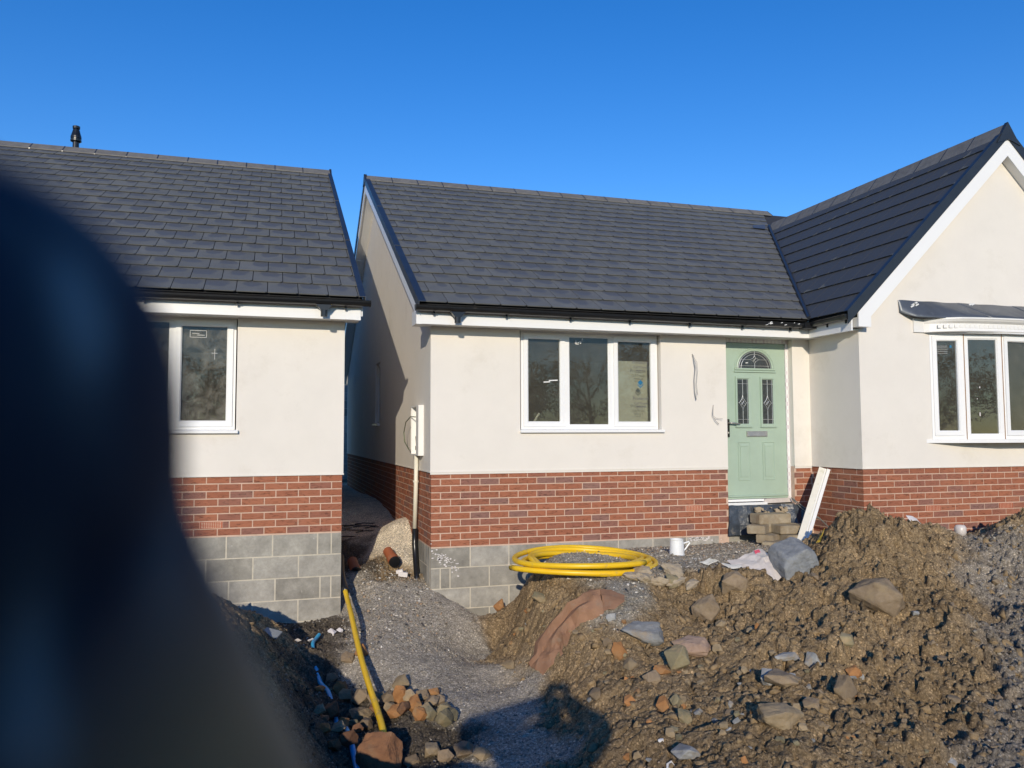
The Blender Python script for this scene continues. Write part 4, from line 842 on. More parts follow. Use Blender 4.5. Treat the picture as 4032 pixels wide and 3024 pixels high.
b = MB(); b.box(5.765, 6.065, DY-.014, DY+.001, 1.205, 1.275); lp = b.build('letter_plate', MT['steel'], door)
b = MB(); b.prism([(5.777, DY-.022, 1.214), (5.777, DY-.014, 1.214), (5.777, DY-.014, 1.266), (5.777, DY-.016, 1.266)], (.276, 0, 0)); b.build('letter_flap', MT['steel'], lp)
b = MB(); b.box(5.484, 5.518, DY-.014, DY+.001, 1.20, 1.425); bm_ = b.build('handle', MT['dark_metal'], door)
b = MB(); b.tube([(5.50, DY-.012, 1.373), (5.50, DY-.05, 1.375), (5.53, DY-.058, 1.376), (5.60, DY-.058, 1.368), (5.65, DY-.054, 1.366)], [.010, .010, .012, .010, .006], 8); b.build('lever', MT['steel'], bm_, smooth=True)
b = MB(); b.lathe([(.010, 0), (.010, .02)], (5.50, DY-.016, 1.245), 10); b.build('lock_cylinder', MT['steel'], bm_)
b = MB(); b.box(5.434, 6.40, YM+.02, YM+.1, -.2, .352); b.build('threshold_block', MT['block'], H)

# meter box with its riser
b = MB(); y0, y1, z0, z1, x0, x1 = 9.16, 9.66, 1.0, 1.585, XM-.075, XM-.0125; t = .014
b.box(x0, x1, y0, y0+t, z0, z1); b.box(x0, x1, y1-t, y1, z0, z1); b.box(x0, x1, y0+t, y1-t, z0, z0+t); b.box(x0, x1, y0+t, y1-t, z1-t, z1); b.box(x1-.004, x1, y0+t, y1-t, z0+t, z1-t); b.box(x0, x0+.006, y0+t, y0+.16, z0+t, z1-t)
mb_ = b.build('meter_box', MT['upvc_dusty'], H)
b = MB(); b.tube([(XM-.045, 9.43, 1.0), (XM-.045, 9.43, 1.12), (XM-.04, 9.5, 1.22)], .011, 8); b.lathe([(.018, 0), (.018, .05)], (XM-.045, 9.43, 1.06), 8); b.build('gas_valve', MT['brass'], mb_)
b = MB(); b.tube([(XM-.06, 9.34, 1.45), (XM-.09, 9.6, 1.46), (XM-.10, 9.9, 1.40), (XM-.09, 10.12, 1.27), (XM-.08, 10.1, 1.15), (XM-.07, 9.85, 1.06)], .006, 6); b.build('earth_wire', MT['earth_wire'], mb_)
b = MB(); b.tube([(XM-.05, 9.43, 1.0), (XM-.05, 9.45, .62), (XM-.05, 9.52, .12)], .026, 12); ri = b.build('riser_pipe', MT['cream_pipe'], H, smooth=True)
b = MB(); b.tube([(XM-.05, 9.45, .70), (XM-.05, 9.452, .68)], .034, 12); b.build('pipe_collar', MT['cream_pipe'], ri)
b = MB(); b.tube([(XM-.05, 9.515, .13), (XM-.05, 9.52, -.05), (XM-.05, 9.46, -.22), (XM-.06, 9.33, -.36), (XM-.07, 9.20, -.44)], .032, 12); b.tube([(XM-.012, 9.56, .11), (XM-.012, 9.56, -.08), (XM-.016, 9.50, -.25), (XM-.03, 9.40, -.40)], .020, 8); b.build('black_duct', MT['black_plastic'], ri, smooth=True)
# cable tails coming out of the render
b = MB(); b.tube([(4.962, YM-.01, 2.223), (4.955, YM-.05, 2.2), (4.975, YM-.06, 2.05), (4.962, YM-.05, 1.9), (4.967, YM-.05, 1.75), (4.985, YM-.05, 1.66)], .0062, 6); b.tube([(4.966, YM-.01, 2.215), (4.99, YM-.07, 2.12), (5.0, YM-.07, 2.02), (4.985, YM-.06, 1.85), (5.0, YM-.06, 1.72)], .003, 5); b.build('cable_tail', MT['wire'], H, smooth=True)
b = MB(); b.tube([(5.243, YM-.01, 1.60), (5.215, YM-.04, 1.53), (5.205, YM-.05, 1.47), (5.24, YM-.05, 1.41), (5.29, YM-.05, 1.36)], .004, 5); b.tube([(5.243, YM-.01, 1.59), (5.22, YM-.04, 1.47), (5.25, YM-.05, 1.435), (5.34, YM-.06, 1.425)], .003, 5); b.build('cable_tail', MT['wire'], H, smooth=True)

# bow window of the wing
BP_ = [(7.69, -.012), (8.10, -.125), (8.605, -.205), (9.195, -.205), (9.70, -.125), (10.11, -.012)]
Z0b, Z1b = 1.165, 2.452; bw = MB(); fac = []
for i in range(5):
    a, c = Vector((BP_[i][0], YW+BP_[i][1], 0)), Vector((BP_[i+1][0], YW+BP_[i+1][1], 0)); T = (c-a).normalized(); Nn = Vector((-T.y, T.x, 0)); L_ = (c-a).length
    F = (lambda a, T, Nn: (lambda p: tuple(a+T*p[0]+Nn*p[1]+Vector((0, 0, p[2])))))(a, T, Nn); fac.append((F, L_))
    bw.ring(.002, L_-.002, Z0b, Z1b, .055, 0, .06, .004, X=F)
bow = bw.build('bow_window', MT['upvc'], H)
for i, (F, L_) in enumerate(fac):
    if i % 2 == 0:
        s = MB(); s.ring(.03, L_-.03, Z0b+.045, Z1b-.025, .062, -.014, .03, .012, X=F); s.build('sash', MT['upvc'], bow); e, f = .09, .105
    else:
        s = MB(); s.ring(.054, L_-.054, Z0b+.054, Z1b-.054, .014, .008, .03, .006, X=F); s.build('glazing_bead', MT['upvc'], bow); e, f = .067, .067
    p = MB(); q = [F((x, yy, z)) for yy in (.02, .026) for x, z in ((e, Z0b+f), (L_-e, Z0b+f), (L_-e, Z1b-f+.02*(i % 2 == 0)), (e, Z1b-f+.02*(i % 2 == 0)))]; p.add(q, [(0, 1, 2, 3), (4, 7, 6, 5), (0, 4, 5, 1), (1, 5, 6, 2), (2, 6, 7, 3), (3, 7, 4, 0)]); p.build('pane', MT['glass'], bow)
def stuck(i, marks, mat, nm):
    F = fac[i][0]; b = MB()
    for x, z, w_, h_ in marks: b.add([F((x+a*w_/2, .0185, z+c*h_/2)) for a, c in ((-1, -1), (1, -1), (1, 1), (-1, 1))], [(0, 1, 2, 3)])
    b.build(nm, mat, bow)
stuck(0, [(.17, 2.305-.022*k, .13, .004) for k in range(5)], MT['wire'], 'glass_sticker'); stuck(0, [(.275, 2.30, .025, .03)], MT['print_blue'], 'glass_sticker')
stuck(1, [(.20, 1.47, .014, .045), (.21, 1.80, .012, .02), (.17, 1.66, .008, .012)], MT['plaster_chip'], 'paint_drip')
MT['sealant'] = M('brown_sealant', (.30, .16, .07), .7, .3, 30)
for i in range(1, 5):
    b = MB(); x, y = BP_[i]; b.tube([(x, YW+y-.002, Z0b), (x, YW+y-.002, 1.8), (x, YW+y-.002, Z1b)], .005, 5); b.build('joint_sealant', MT['sealant'], bow)
def arcline(off, ext, n=24):      # smooth curve parallel to the bow
    out = []
    for i in range(n+1):
        t = i/n*2-1; out.append(Vector((8.9+t*(1.21+ext), YW-.012-(.20+off)*max(0, 1-abs(t)**2.6)**.75, 0)))
    return out
def sweep(mb, line, prof, rnd=.5):   # prof: (outwards, z)
    m = len(prof); vs = []
    for i, p in enumerate(line):
        T = (line[min(i+1, len(line)-1)]-line[max(i-1, 0)]).normalized(); Nn = Vector((T.y, -T.x, 0)); k = min(1, 6*min(i, len(line)-1-i)/len(line)+.15)
        vs += [p+Nn*o*k+Vector((0, 0, z)) for o, z in prof]
    fs = [(i*m+j, (i+1)*m+j, (i+1)*m+(j+1) % m, i*m+(j+1) % m) for i in range(len(line)-1) for j in range(m)]; mb.add(vs, fs+[tuple(range(m)), tuple(range((len(line)-1)*m, len(line)*m))[::-1]])
AL = [Vector((x, YW+y, 0)) for x, y in BP_]
b = MB(); n = len(BP_); pts = [(7.655, YW-.013)]+[(x, YW+y-.05) for x, y in BP_[1:-1]]+[(10.145, YW-.013)]; b.prism([(7.60, YW-.013, 1.122), *[(x, y, 1.122) for x, y in pts[1:-1]], (10.2, YW-.013, 1.122), (10.2, YW+.04, 1.122), (7.6, YW+.04, 1.122)], (0, 0, .042)); b.build('window_sill', MT['upvc'], bow)
b = MB(); b.prism([(7.62, YW-.013, 2.4535), *[(x, YW+y-.09, 2.4535) for x, y in BP_[1:-1]], (10.18, YW-.013, 2.4535), (10.18, YW+.04, 2.4535), (7.62, YW+.04, 2.4535)], (0, 0, .010)); b.build('bow_soffit', MT['upvc'], bow)
ln = arcline(.03, .10, 42)
b = MB(); sweep(b, ln, [(0, 2.464), (.045, 2.464), (.060, 2.474), (.058, 2.490), (.046, 2.498), (.044, 2.505), (.044, 2.567), (.056, 2.574), (.082, 2.592), (.095, 2.612), (.105, 2.616), (.105, 2.634), (0, 2.645)]); b.box(7.45, 7.60, YW-.034, YW-.0125, 2.466, 2.636); co = b.build('cornice', MT['upvc_dusty'], bow)
for i in range(2, 40):
    p = (ln[i]+ln[i+1])/2; T = (ln[i+1]-ln[i]).normalized(); Nn = Vector((T.y, -T.x, 0)); d = MB(); c = p+Nn*.046
    q = [(-.023, 2.512), (.023, 2.512), (.023, 2.546), (.015, 2.559), (0, 2.564), (-.015, 2.559), (-.023, 2.546)]; d.prism([c+T*u+Vector((0, 0, z)) for u, z in q], Nn*.0035); d.build('dentil', MT['upvc_dusty'], co)
lo = arcline(.115, .16, 60); segs = ((0, 20, 7.24), (19, 36, 8.12), (35, 50, 9.0), (49, 60, 9.75))
for k, (i0, i1, xw) in enumerate(segs):
    b = MB(); cols = []; xe = (segs[k+1][2]+.05) if k < 3 else 10.56
    for i in range(i0, i1+1):
        t = (i-i0)/(i1-i0); top = Vector((xw+(xe-xw)*t, YW-.018-.004*k, 2.852)); bot = lo[i]+Vector((0, -.004*k, 2.632+.006*math.sin(i*.6)+(.006 if i % 9 == 3 else 0)-(.02 if (k == 0 and i in (8, 9)) else 0)))
        if k == 0 and i < 7: bot = Vector((7.25+.03*i, YW-.022-.018*i, 2.70-.011*i))
        cols.append([top.lerp(bot, s)+Vector((0, -.006*math.sin(s*math.pi)+.003*math.sin(i*.5+s*5), .003*math.sin(i*.7+s*3))) for s in (0, .2, .4, .6, .8, 1)])
    vs = [p for c in cols for p in c]; vs2 = [p+Vector((0, .004, -.004)) for p in vs]; m = 6; nn = len(cols); off = len(vs)
    fs = [(i*m+j, i*m+j+1, (i+1)*m+j+1, (i+1)*m+j) for i in range(nn-1) for j in range(m-1)]; fs2 = [tuple(off+v for v in f[::-1]) for f in fs]
    edge = [(i*m+5, off+i*m+5, off+(i+1)*m+5, (i+1)*m+5) for i in range(nn-1)]+[(j, off+j, off+j+1, j+1) for j in range(5)]
    b.add(vs+vs2, fs+fs2+edge); b.build('lead_flashing', MT['lead'], bow, smooth=True)
b = MB()
for x, z in ((7.43, 2.80), (7.46, 2.815), (7.48, 2.795), (7.41, 2.775), (8.3, 2.835), (8.34, 2.838)): b.obox((x, YW-.055, z), (1, 0, .5), (0, 1, 0), (-.5, 0, 1), .022, .012, .007)
b.build('sealant_smear', MT['white_mark'], bow)

# ------------------------------------------------------------------ the house on the left
H2 = empty('bungalow', (XL, YL, 0), 'cream rendered bungalow at the left, its roof carrying a black flue', 'house', 'new bungalows')
XV2, XL0, YV2 = .905, -9.0, YL-.35; YR2 = YV2+RUN
w = MB(); panel_wall(w, XL0, XL+.012, ZB, ZS, [(-2.135, -.345, 1.262, 2.448, .10)], FRONT(YL), .1)
w.add([(XL+.012, YL-.012, ZB), (XL+.012, YL+2*DEP, ZB), (XL+.012, YL+2*DEP, ZS), (XL+.012, YR2, ZR-.06), (XL+.012, YL-.012, ZS+.1)], [(0, 1, 2, 3, 4)])
w.add([(XL0, YL-.012, -.5), (XL0, 18.8, -.5), (XL0, 18.8, 2.5), (XL0, YR2, ZR-.06), (XL0, YL-.012, 2.5)], [(0, 1, 2, 3, 4)]); w.add([(XL0, 18.8, -.5), (XL, 18.8, -.5), (XL, 18.8, 2.6), (XL0, 18.8, 2.6)], [(0, 1, 2, 3)])
wall2 = w.build('wall', MT['render'], H2, fix=False)
b = MB(); b.box(XL0, XL+.018, YL-.018, YL-.001, ZB-.004, ZB+.010); b.build('render_bead', MT['render'], wall2)
b = MB(); b.box(XL0, XL-.003, YL+.003, YL+.2, -1.2, ZB); b.box(XL-.2, XL-.002, YL+.2, YL+2*DEP, -1.2, ZB-.001); pl2 = b.build('plinth', MT['brick_mortar'], H2)
P = brick_face((XL, YL, 0), (-1, 0, 0), (0, -1, 0), 5.0, .225, 8, (), (0, .1125), [(XL+.452, XL+.677, .30, .375)])
for i in (0, 2, 4, 6): P.append((Vector((XL-.051, YL, .225+.0375+.075*i)), Vector((-1, 0, 0)), Vector((0, -1, 0)), .1025, .065, .1))
place_pieces(P, 300, 'brick', pl2, BRICK); air_brick(pl2, -.672, .3375, YL)
b = MB(); b.box(-5, XL-.004, YL+.0015, YL+.0028, -1.2, .213); ft2 = b.build('block_footing', MT['block_mortar'], H2)
lay_blocks(ft2, (XL, YL, 0), (-1, 0, 0), (0, -1, 0), [(.107, [.1, .13]+[.44]*7), (-.118, [.43]+[.44]*7), (-.343, [.1, .1]+[.44]*7), (-.568, [.43]+[.44]*7), (-.793, [.1, .1]+[.44]*7)])
roof2 = slab('roof', [[(XL0-.2, YV2+.02, ZE+dz), (XV2-.02, YV2+.02, ZE+dz), (XV2-.02, YR2, ZR+dz), (XL0-.2, YR2, ZR+dz)], [(XL0-.2, YR2, ZR+dz), (XV2-.02, YR2, ZR+dz), (XV2-.02, 2*YR2-YV2, ZE+dz), (XL0-.2, 2*YR2-YV2, ZE+dz)]], MT['under'], H2)
ox = XV2-.012-.30*18-.05; lay_tiles(roof2, (ox, YV2, ZE), (1, 0, 0), S1, XV2-.012-ox, 18, 300, hp=[(0, 1, SL-.03)], bond=.15)
for i in range(14):
    x = XV2-.01-.45*(i+1); ridge_tile(roof2, (x, YR2, ZR+.066), (x+.45, YR2, ZR+.066), (0, 1, 0), TANP); ridge_clip(roof2, (x, YR2, ZR+.066), (1, 0, 0), (0, 1, 0), TANP)
for k in range(3):
    A, B = Vector((XV2, YV2-.03, ZE-.017)), Vector((XV2, YR2, ZR)); verge(roof2, A.lerp(B, k/3)+Vector((0, 0, .003*k)), A.lerp(B, (k+1)/3-.004)+Vector((0, 0, .003*k)), (1, 0, 0), .05, .06)
verge(roof2, (XV2, YR2, ZR), (XV2, 2*YR2-YV2, ZE), (1, 0, 0), .05, .06)
c = MB(); c.prism([(XV2-.02, YR2-.17, ZR-.17*TANP), (XV2-.02, YR2, ZR+.085), (XV2-.02, YR2+.17, ZR-.17*TANP)], (.035, 0, 0)); c.build('ridge_end_cap', MT['verge'], roof2)
bb = MB(); th2 = lambda y, d: ZE-d+(min(y-YV2, 2*YR2-YV2-y))*TANP
bb.prism([(XV2-.022, YV2+.09, th2(YV2+.09, .06)), (XV2-.022, YR2, th2(YR2, .06)), (XV2-.022, 2*YR2-YV2, ZE-.06), (XV2-.022, 2*YR2-YV2, ZE-.24), (XV2-.022, YR2, th2(YR2, .23)), (XV2-.022, YV2+.10, th2(YV2+.10, .23))], (.018, 0, 0)); bb.build('bargeboard', MT['upvc'], H2)
FY2 = YL-.27
bb = MB(); bb.box(XL0, XV2-.03, FY2, FY2+.02, 2.440, 2.615); fa2 = bb.build('fascia', MT['upvc'], H2)
bb = MB(); bb.box(XL0, XV2-.03, FY2+.004, FY2+.018, 2.6155, ZE+.022); bb.build('eave_strip', MT['black_plastic'], H2)
bb = MB(); bb.box(XV2-.085, XV2-.026, FY2-.004, FY2-.0005, 2.437, 2.60); bb.build('fascia_corner', MT['upvc'], fa2)
bb = MB(); bb.box(XL+.0125, XV2-.028, FY2+.0205, FY2+.30, 2.446, 2.60); bb.build('eave_box', MT['upvc'], H2)
bb = MB(); bb.box(XL0, XL+.012, FY2+.0205, YL-.0125, 2.452, 2.462); bb.build('soffit', MT['upvc'], H2)
gutter(H2, (-5.0, YV2-.005, ZE-.05), (XV2+.055, YV2-.005, ZE-.034), (0, -1, 0), [1.4, 2.2, 3.0, 3.8, 4.66, 5.72], 5.50)
room(H2, -4.5, .5, YL+.13, YL+3.6)
W2 = window3(H2, -2.098, 1.30, 2.449, YL+.055, (.564, .570, .604), MT['glass_dirty'])
b = MB(); y = YL+.0715
for x0, x1, z0, z1 in ((-.81, -.65, 2.315, 2.318), (-.81, -.65, 2.245, 2.248), (-.81, -.807, 2.245, 2.318), (-.653, -.65, 2.245, 2.318), (-.79, -.72, 2.285, 2.288), (-.74, -.67, 2.268, 2.272), (-.57, -.567, 2.02, 2.13), (-.60, -.54, 2.085, 2.088)): b.box(x0, x1, y, y+.0008, z0, z1)
b.build('glass_marks', MT['white_mark'], W2)
fl = MB(); fc = (-3.06, YR2+.25, 0)
fl.lathe([(.047, 5.5), (.047, 5.955)], fc, 16); flue = fl.build('flue', MT['black_plastic'], H2, smooth=False)
fl = MB(); fl.lathe([(.060, 5.93), (.080, 5.94), (.082, 5.965), (.074, 5.97), (.074, 5.985), (.080, 5.99), (.078, 6.02), (.060, 6.08), (.048, 6.13)], fc, 18); fl.lathe([(.030, 6.125), (.030, 6.15)], fc, 12); fl.lathe([(.054, 6.15), (.056, 6.185), (.048, 6.19)], fc, 16); fl.build('flue_terminal', MT['black_plastic'], flue)
STONES = [
 (2.872, 5.835, 0.409, 0.5, 'grey', 'long dark grey slab of rock lying across the clay slope below the gravel'),
 (3.147, 5.549, 0.340, 0.5, 'pink', 'pinkish brown flat rock to the right of the long dark grey slab'),
 (3.570, 6.105, 0.243, 0.95, 'brown', 'tall brown rock leaning out of the clay above the pinkish flat rock'),
 (4.841, 5.508, 0.426, 0.7, 'brown', 'largest brown block of rock half buried high in the spoil heap'),
 (2.894, 4.140, 0.304, 0.5, 'tan', 'broad tan block of stone near the foot of the spoil heap'),
 (3.257, 4.600, 0.242, 0.45, 'brown', 'flat grey brown stone just above the broad tan block'),
 (3.614, 4.463, 0.157, 1.1, 'brown', 'upright tan boulder standing right of the broad tan block'),
 (2.613, 5.809, 0.129, 1.2, 'ochre', 'upright ochre stone below the left end of the grey slab'),
 (2.718, 5.306, 0.140, 0.45, 'ochre', 'small orange rectangular stone like a broken brick on the clay slope'),
 (2.875, 5.356, 0.190, 1.0, 'olive', 'squarish olive brown rock right of the orange rectangular stone'),
 (3.236, 4.746, 0.143, 0.8, 'grey', 'rounded blue grey stone above the flat grey brown one'),
 (2.481, 4.820, 0.091, 1.3, 'ochre', 'bright orange upright stone at the edge of the foreground shadow'),
 (2.296, 4.175, 0.168, 0.5, 'grey', 'pale lilac grey slab at the bottom edge of the clay slope'),
 (3.943, 6.267, 0.237, 0.8, 'brown', 'brown rounded rock resting just below left of the big grey boulder'),
 (3.586, 5.027, 0.173, 0.5, 'grey', 'small flat grey stone bedded in the middle of the spoil heap'),
 (3.453, 6.492, 0.148, 0.9, 'olive', 'yellowish brown stone at the right end of the pale clay lumps'),
 (0.739, 5.593, 0.232, 1.25, 'rust', 'big rust brown rock at the bottom edge hiding the yellow pipe end'),
 (0.590, 6.988, 0.148, 1.0, 'ochre', 'orange rock in the shaded trench just left of the yellow pipe'),
 (0.999, 6.433, 0.146, 1.1, 'ochre', 'squared orange stone standing right of the yellow pipe'),
 (1.063, 6.752, 0.146, 0.95, 'tan', 'tan stone topmost in the loose pile right of the yellow pipe'),
 (1.285, 6.474, 0.112, 0.7, 'ochre', 'small orange capped stone on the right shoulder of the loose pile'),
 (0.704, 6.505, 0.218, 0.55, 'tan', 'oval grey tan stone just left of the yellow pipe'),
 (0.484, 6.560, 0.160, 0.9, 'rust', 'reddish rock lying beside the blue pipe in the trench'),
 (2.057, 6.941, 0.148, 0.5, 'tan', 'flat brown stone alone on the gravel left of the paper sack'),
 (2.360, 8.300, 0.136, 1.0, 'ochre', 'orange brick fragment at the foot of the bank by the block wall'),
 (2.395, 7.031, 0.170, 0.5, 'olive', 'greenish grey flat stone in the bank below the yellow coil'),
 (0.715, 6.712, 0.113, 0.8, 'brown', 'P'),
 (0.827, 6.687, 0.098, 0.8, 'brown', 'P'),
 (0.909, 6.491, 0.117, 0.8, 'brown', 'P'),
 (1.080, 6.197, 0.148, 0.9, 'ochre', 'P'),
 (1.207, 6.208, 0.142, 0.8, 'brown', 'P'),
 (1.277, 6.057, 0.147, 0.7, 'olive', 'P'),
 (1.244, 5.868, 0.122, 0.9, 'olive', 'P'),
 (1.078, 5.988, 0.157, 0.7, 'ochre', 'P'),
 (0.922, 6.155, 0.105, 0.8, 'ochre', 'P'),
 (0.611, 6.793, 0.098, 0.8, 'tan', 'P'),
 (0.703, 6.111, 0.096, 0.7, 'brown', 'P'),
 (1.078, 6.398, 0.095, 0.9, 'tan', 'P'),
 (1.177, 6.398, 0.103, 0.7, 'brown', 'P'),
 (0.883, 6.709, 0.076, 0.7, 'tan', 'P'),
 (1.153, 6.015, 0.117, 0.7, 'olive', 'P'),
 (1.274, 6.268, 0.094, 0.7, 'brown', 'P'),
 (0.980, 6.127, 0.104, 0.7, 'rust', 'P'),
 (0.612, 6.219, 0.083, 0.7, 'olive', 'P'),
 (0.810, 6.422, 0.087, 0.7, 'rust', 'P'),
 (1.317, 5.965, 0.090, 0.9, 'olive', 'P'),
 (0.899, 6.293, 0.078, 0.7, 'tan', 'P'),
 (0.384, 5.812, 0.109, 0.6, 'ochre', 'T'),
 (0.484, 5.885, 0.117, 0.6, 'tan', 'T'),
 (0.541, 5.730, 0.140, 0.8, 'rust', 'T'),
 (0.389, 6.455, 0.093, 0.8, 'tan', 'T'),
 (0.411, 6.858, 0.083, 0.6, 'ochre', 'T'),
 (0.525, 7.157, 0.095, 0.8, 'brown', 'T'),
 (0.674, 7.306, 0.123, 0.8, 'brown', 'T'),
 (0.796, 7.316, 0.123, 0.9, 'ochre', 'T'),
 (0.404, 6.147, 0.075, 0.6, 'rust', 'T'),
 (0.528, 6.032, 0.094, 0.9, 'ochre', 'T'),
 (0.434, 5.631, 0.106, 0.8, 'rust', 'T'),
 (0.619, 5.946, 0.086, 0.8, 'rust', 'T'),
 (1.080, 5.549, 0.127, 0.8, 'tan', 'T'),
 (1.272, 5.399, 0.137, 0.9, 'brown', 'T'),
 (1.378, 5.307, 0.124, 0.6, 'tan', 'T'),
 (1.145, 5.398, 0.105, 0.8, 'brown', 'T'),
 (0.957, 5.576, 0.114, 0.6, 'brown', 'T'),
 (2.083, 4.536, 0.050, 1.1, 'ochre', 'B'),
 (2.911, 5.095, 0.071, 0.5, 'tan', 'B'),
 (2.413, 6.260, 0.053, 0.5, 'brown', 'B'),
 (2.837, 3.929, 0.047, 0.9, 'olive', 'B'),
 (3.634, 5.478, 0.065, 0.9, 'ochre', 'B'),
 (2.215, 4.221, 0.037, 0.9, 'tan', 'B'),
 (3.571, 4.953, 0.036, 0.9, 'tan', 'B'),
 (2.240, 4.686, 0.038, 0.9, 'tan', 'B'),
 (2.631, 6.163, 0.084, 0.5, 'brown', 'B'),
 (3.279, 5.061, 0.053, 1.1, 'grey', 'B'),
 (2.580, 4.266, 0.049, 0.7, 'tan', 'B'),
 (3.371, 4.516, 0.039, 1.1, 'grey', 'B'),
 (2.473, 5.766, 0.032, 1.1, 'olive', 'B'),
 (3.277, 5.458, 0.091, 1.1, 'tan', 'B'),
 (2.953, 5.421, 0.076, 0.7, 'grey', 'B'),
 (2.156, 4.281, 0.035, 1.1, 'tan', 'B'),
 (2.374, 5.487, 0.061, 0.5, 'tan', 'B'),
 (2.804, 4.467, 0.046, 0.9, 'olive', 'B'),
 (3.527, 5.134, 0.054, 0.9, 'tan', 'B'),
 (3.455, 5.902, 0.061, 0.9, 'olive', 'B'),
 (2.368, 4.413, 0.050, 0.9, 'olive', 'B'),
 (2.650, 4.364, 0.061, 0.9, 'tan', 'B'),
 (3.026, 4.330, 0.051, 0.9, 'tan', 'B'),
 (3.155, 5.586, 0.064, 1.1, 'olive', 'B'),
 (2.735, 4.368, 0.062, 0.7, 'grey', 'B'),
 (2.449, 5.131, 0.051, 0.5, 'brown', 'B'),
 (2.407, 5.658, 0.045, 0.7, 'tan', 'B'),
 (3.492, 5.771, 0.097, 0.7, 'tan', 'B'),
 (2.445, 6.297, 0.069, 0.7, 'tan', 'B'),
 (2.690, 6.134, 0.099, 0.9, 'grey', 'B'),
 (3.491, 5.651, 0.051, 0.7, 'tan', 'B'),
 (2.567, 5.475, 0.037, 0.9, 'ochre', 'B'),
 (3.041, 5.314, 0.054, 0.9, 'olive', 'B'),
 (3.004, 4.088, 0.059, 1.1, 'tan', 'B'),
 (3.078, 5.690, 0.079, 1.1, 'brown', 'B'),
 (3.288, 4.441, 0.053, 0.5, 'grey', 'B'),
 (2.241, 5.512, 0.044, 0.9, 'grey', 'B'),
 (2.214, 4.231, 0.069, 0.9, 'pale', 'B'),
 (3.609, 4.852, 0.042, 0.9, 'olive', 'B'),
 (2.841, 5.157, 0.059, 0.9, 'tan', 'B'),
 (3.855, 5.302, 0.032, 0.5, 'tan', 'B'),
 (2.777, 6.067, 0.049, 1.1, 'ochre', 'B'),
 (2.653, 4.875, 0.043, 1.1, 'ochre', 'B'),
 (2.650, 5.797, 0.047, 0.9, 'olive', 'B'),
 (2.268, 4.144, 0.029, 0.5, 'tan', 'B'),
 (2.467, 5.176, 0.058, 0.9, 'ochre', 'B'),
 (2.857, 5.302, 0.044, 0.5, 'ochre', 'B'),
 (2.484, 5.411, 0.037, 0.7, 'ochre', 'B'),
 (2.343, 4.471, 0.073, 1.1, 'tan', 'B'),
 (2.270, 4.454, 0.039, 0.9, 'pale', 'B'),
 (3.804, 5.546, 0.033, 1.1, 'olive', 'B'),
 (2.985, 4.892, 0.050, 0.7, 'tan', 'B'),
 (2.665, 4.902, 0.080, 0.9, 'tan', 'B'),
 (2.607, 4.980, 0.028, 0.5, 'brown', 'B'),
 (2.795, 6.004, 0.041, 0.5, 'tan', 'B'),
 (2.537, 3.980, 0.056, 1.1, 'ochre', 'B'),
 (2.546, 6.164, 0.042, 0.7, 'olive', 'B'),
 (3.112, 4.914, 0.041, 0.7, 'grey', 'B'),
 (3.751, 5.562, 0.051, 0.5, 'grey', 'B'),
 (2.663, 4.340, 0.045, 0.5, 'grey', 'B'),
 (2.645, 4.096, 0.034, 0.5, 'grey', 'B'),
 (2.901, 5.288, 0.060, 0.5, 'tan', 'B'),
 (3.429, 5.431, 0.056, 0.7, 'olive', 'B'),
 (2.415, 6.172, 0.060, 0.7, 'brown', 'B'),
 (3.338, 4.785, 0.069, 0.7, 'tan', 'B'),
 (2.843, 4.476, 0.032, 0.5, 'grey', 'B'),
 (3.268, 4.687, 0.080, 0.7, 'grey', 'B'),
 (3.325, 4.729, 0.056, 0.5, 'ochre', 'B'),
 (2.939, 5.167, 0.043, 1.1, 'brown', 'B'),
 (3.629, 5.559, 0.094, 0.7, 'tan', 'B'),
 (3.180, 5.032, 0.046, 0.9, 'tan', 'B'),
 (3.098, 4.279, 0.062, 1.1, 'tan', 'B'),
 (3.232, 5.046, 0.052, 1.1, 'tan', 'B'),
 (2.660, 4.763, 0.042, 0.7, 'grey', 'B'),
 (2.497, 6.376, 0.051, 0.7, 'brown', 'B'),
 (2.442, 4.490, 0.025, 1.1, 'tan', 'B'),
 (2.126, 4.472, 0.061, 0.9, 'tan', 'B'),
 (3.035, 5.635, 0.046, 0.5, 'tan', 'B'),
 (2.820, 4.043, 0.069, 0.7, 'olive', 'B'),
 (2.871, 4.417, 0.026, 1.1, 'ochre', 'B'),
 (2.319, 4.711, 0.053, 0.5, 'ochre', 'B'),
 (3.022, 4.871, 0.041, 0.5, 'tan', 'B'),
 (2.334, 4.938, 0.040, 0.5, 'brown', 'B'),
 (2.948, 4.634, 0.033, 1.1, 'tan', 'B'),
 (5.720, 5.647, 0.089, 0.7, 'brown', 'H'),
 (4.433, 4.323, 0.055, 0.5, 'olive', 'H'),
 (3.838, 3.842, 0.081, 0.9, 'grey', 'H'),
 (4.830, 6.337, 0.128, 0.5, 'brown', 'H'),
 (3.158, 4.131, 0.061, 0.5, 'brown', 'H'),
 (3.486, 4.164, 0.040, 0.7, 'brown', 'H'),
 (4.517, 4.485, 0.095, 0.7, 'brown', 'H'),
 (3.182, 4.134, 0.083, 0.7, 'brown', 'H'),
 (4.130, 3.827, 0.049, 0.5, 'brown', 'H'),
 (4.567, 5.532, 0.083, 0.5, 'brown', 'H'),
 (3.687, 3.886, 0.038, 0.9, 'olive', 'H'),
 (4.901, 4.964, 0.077, 0.7, 'brown', 'H'),
 (4.934, 5.100, 0.065, 0.9, 'brown', 'H'),
 (5.802, 5.250, 0.115, 0.5, 'brown', 'H'),
 (3.944, 4.899, 0.073, 0.7, 'grey', 'H'),
 (3.838, 4.782, 0.097, 0.5, 'brown', 'H'),
 (3.967, 3.785, 0.048, 0.7, 'brown', 'H'),
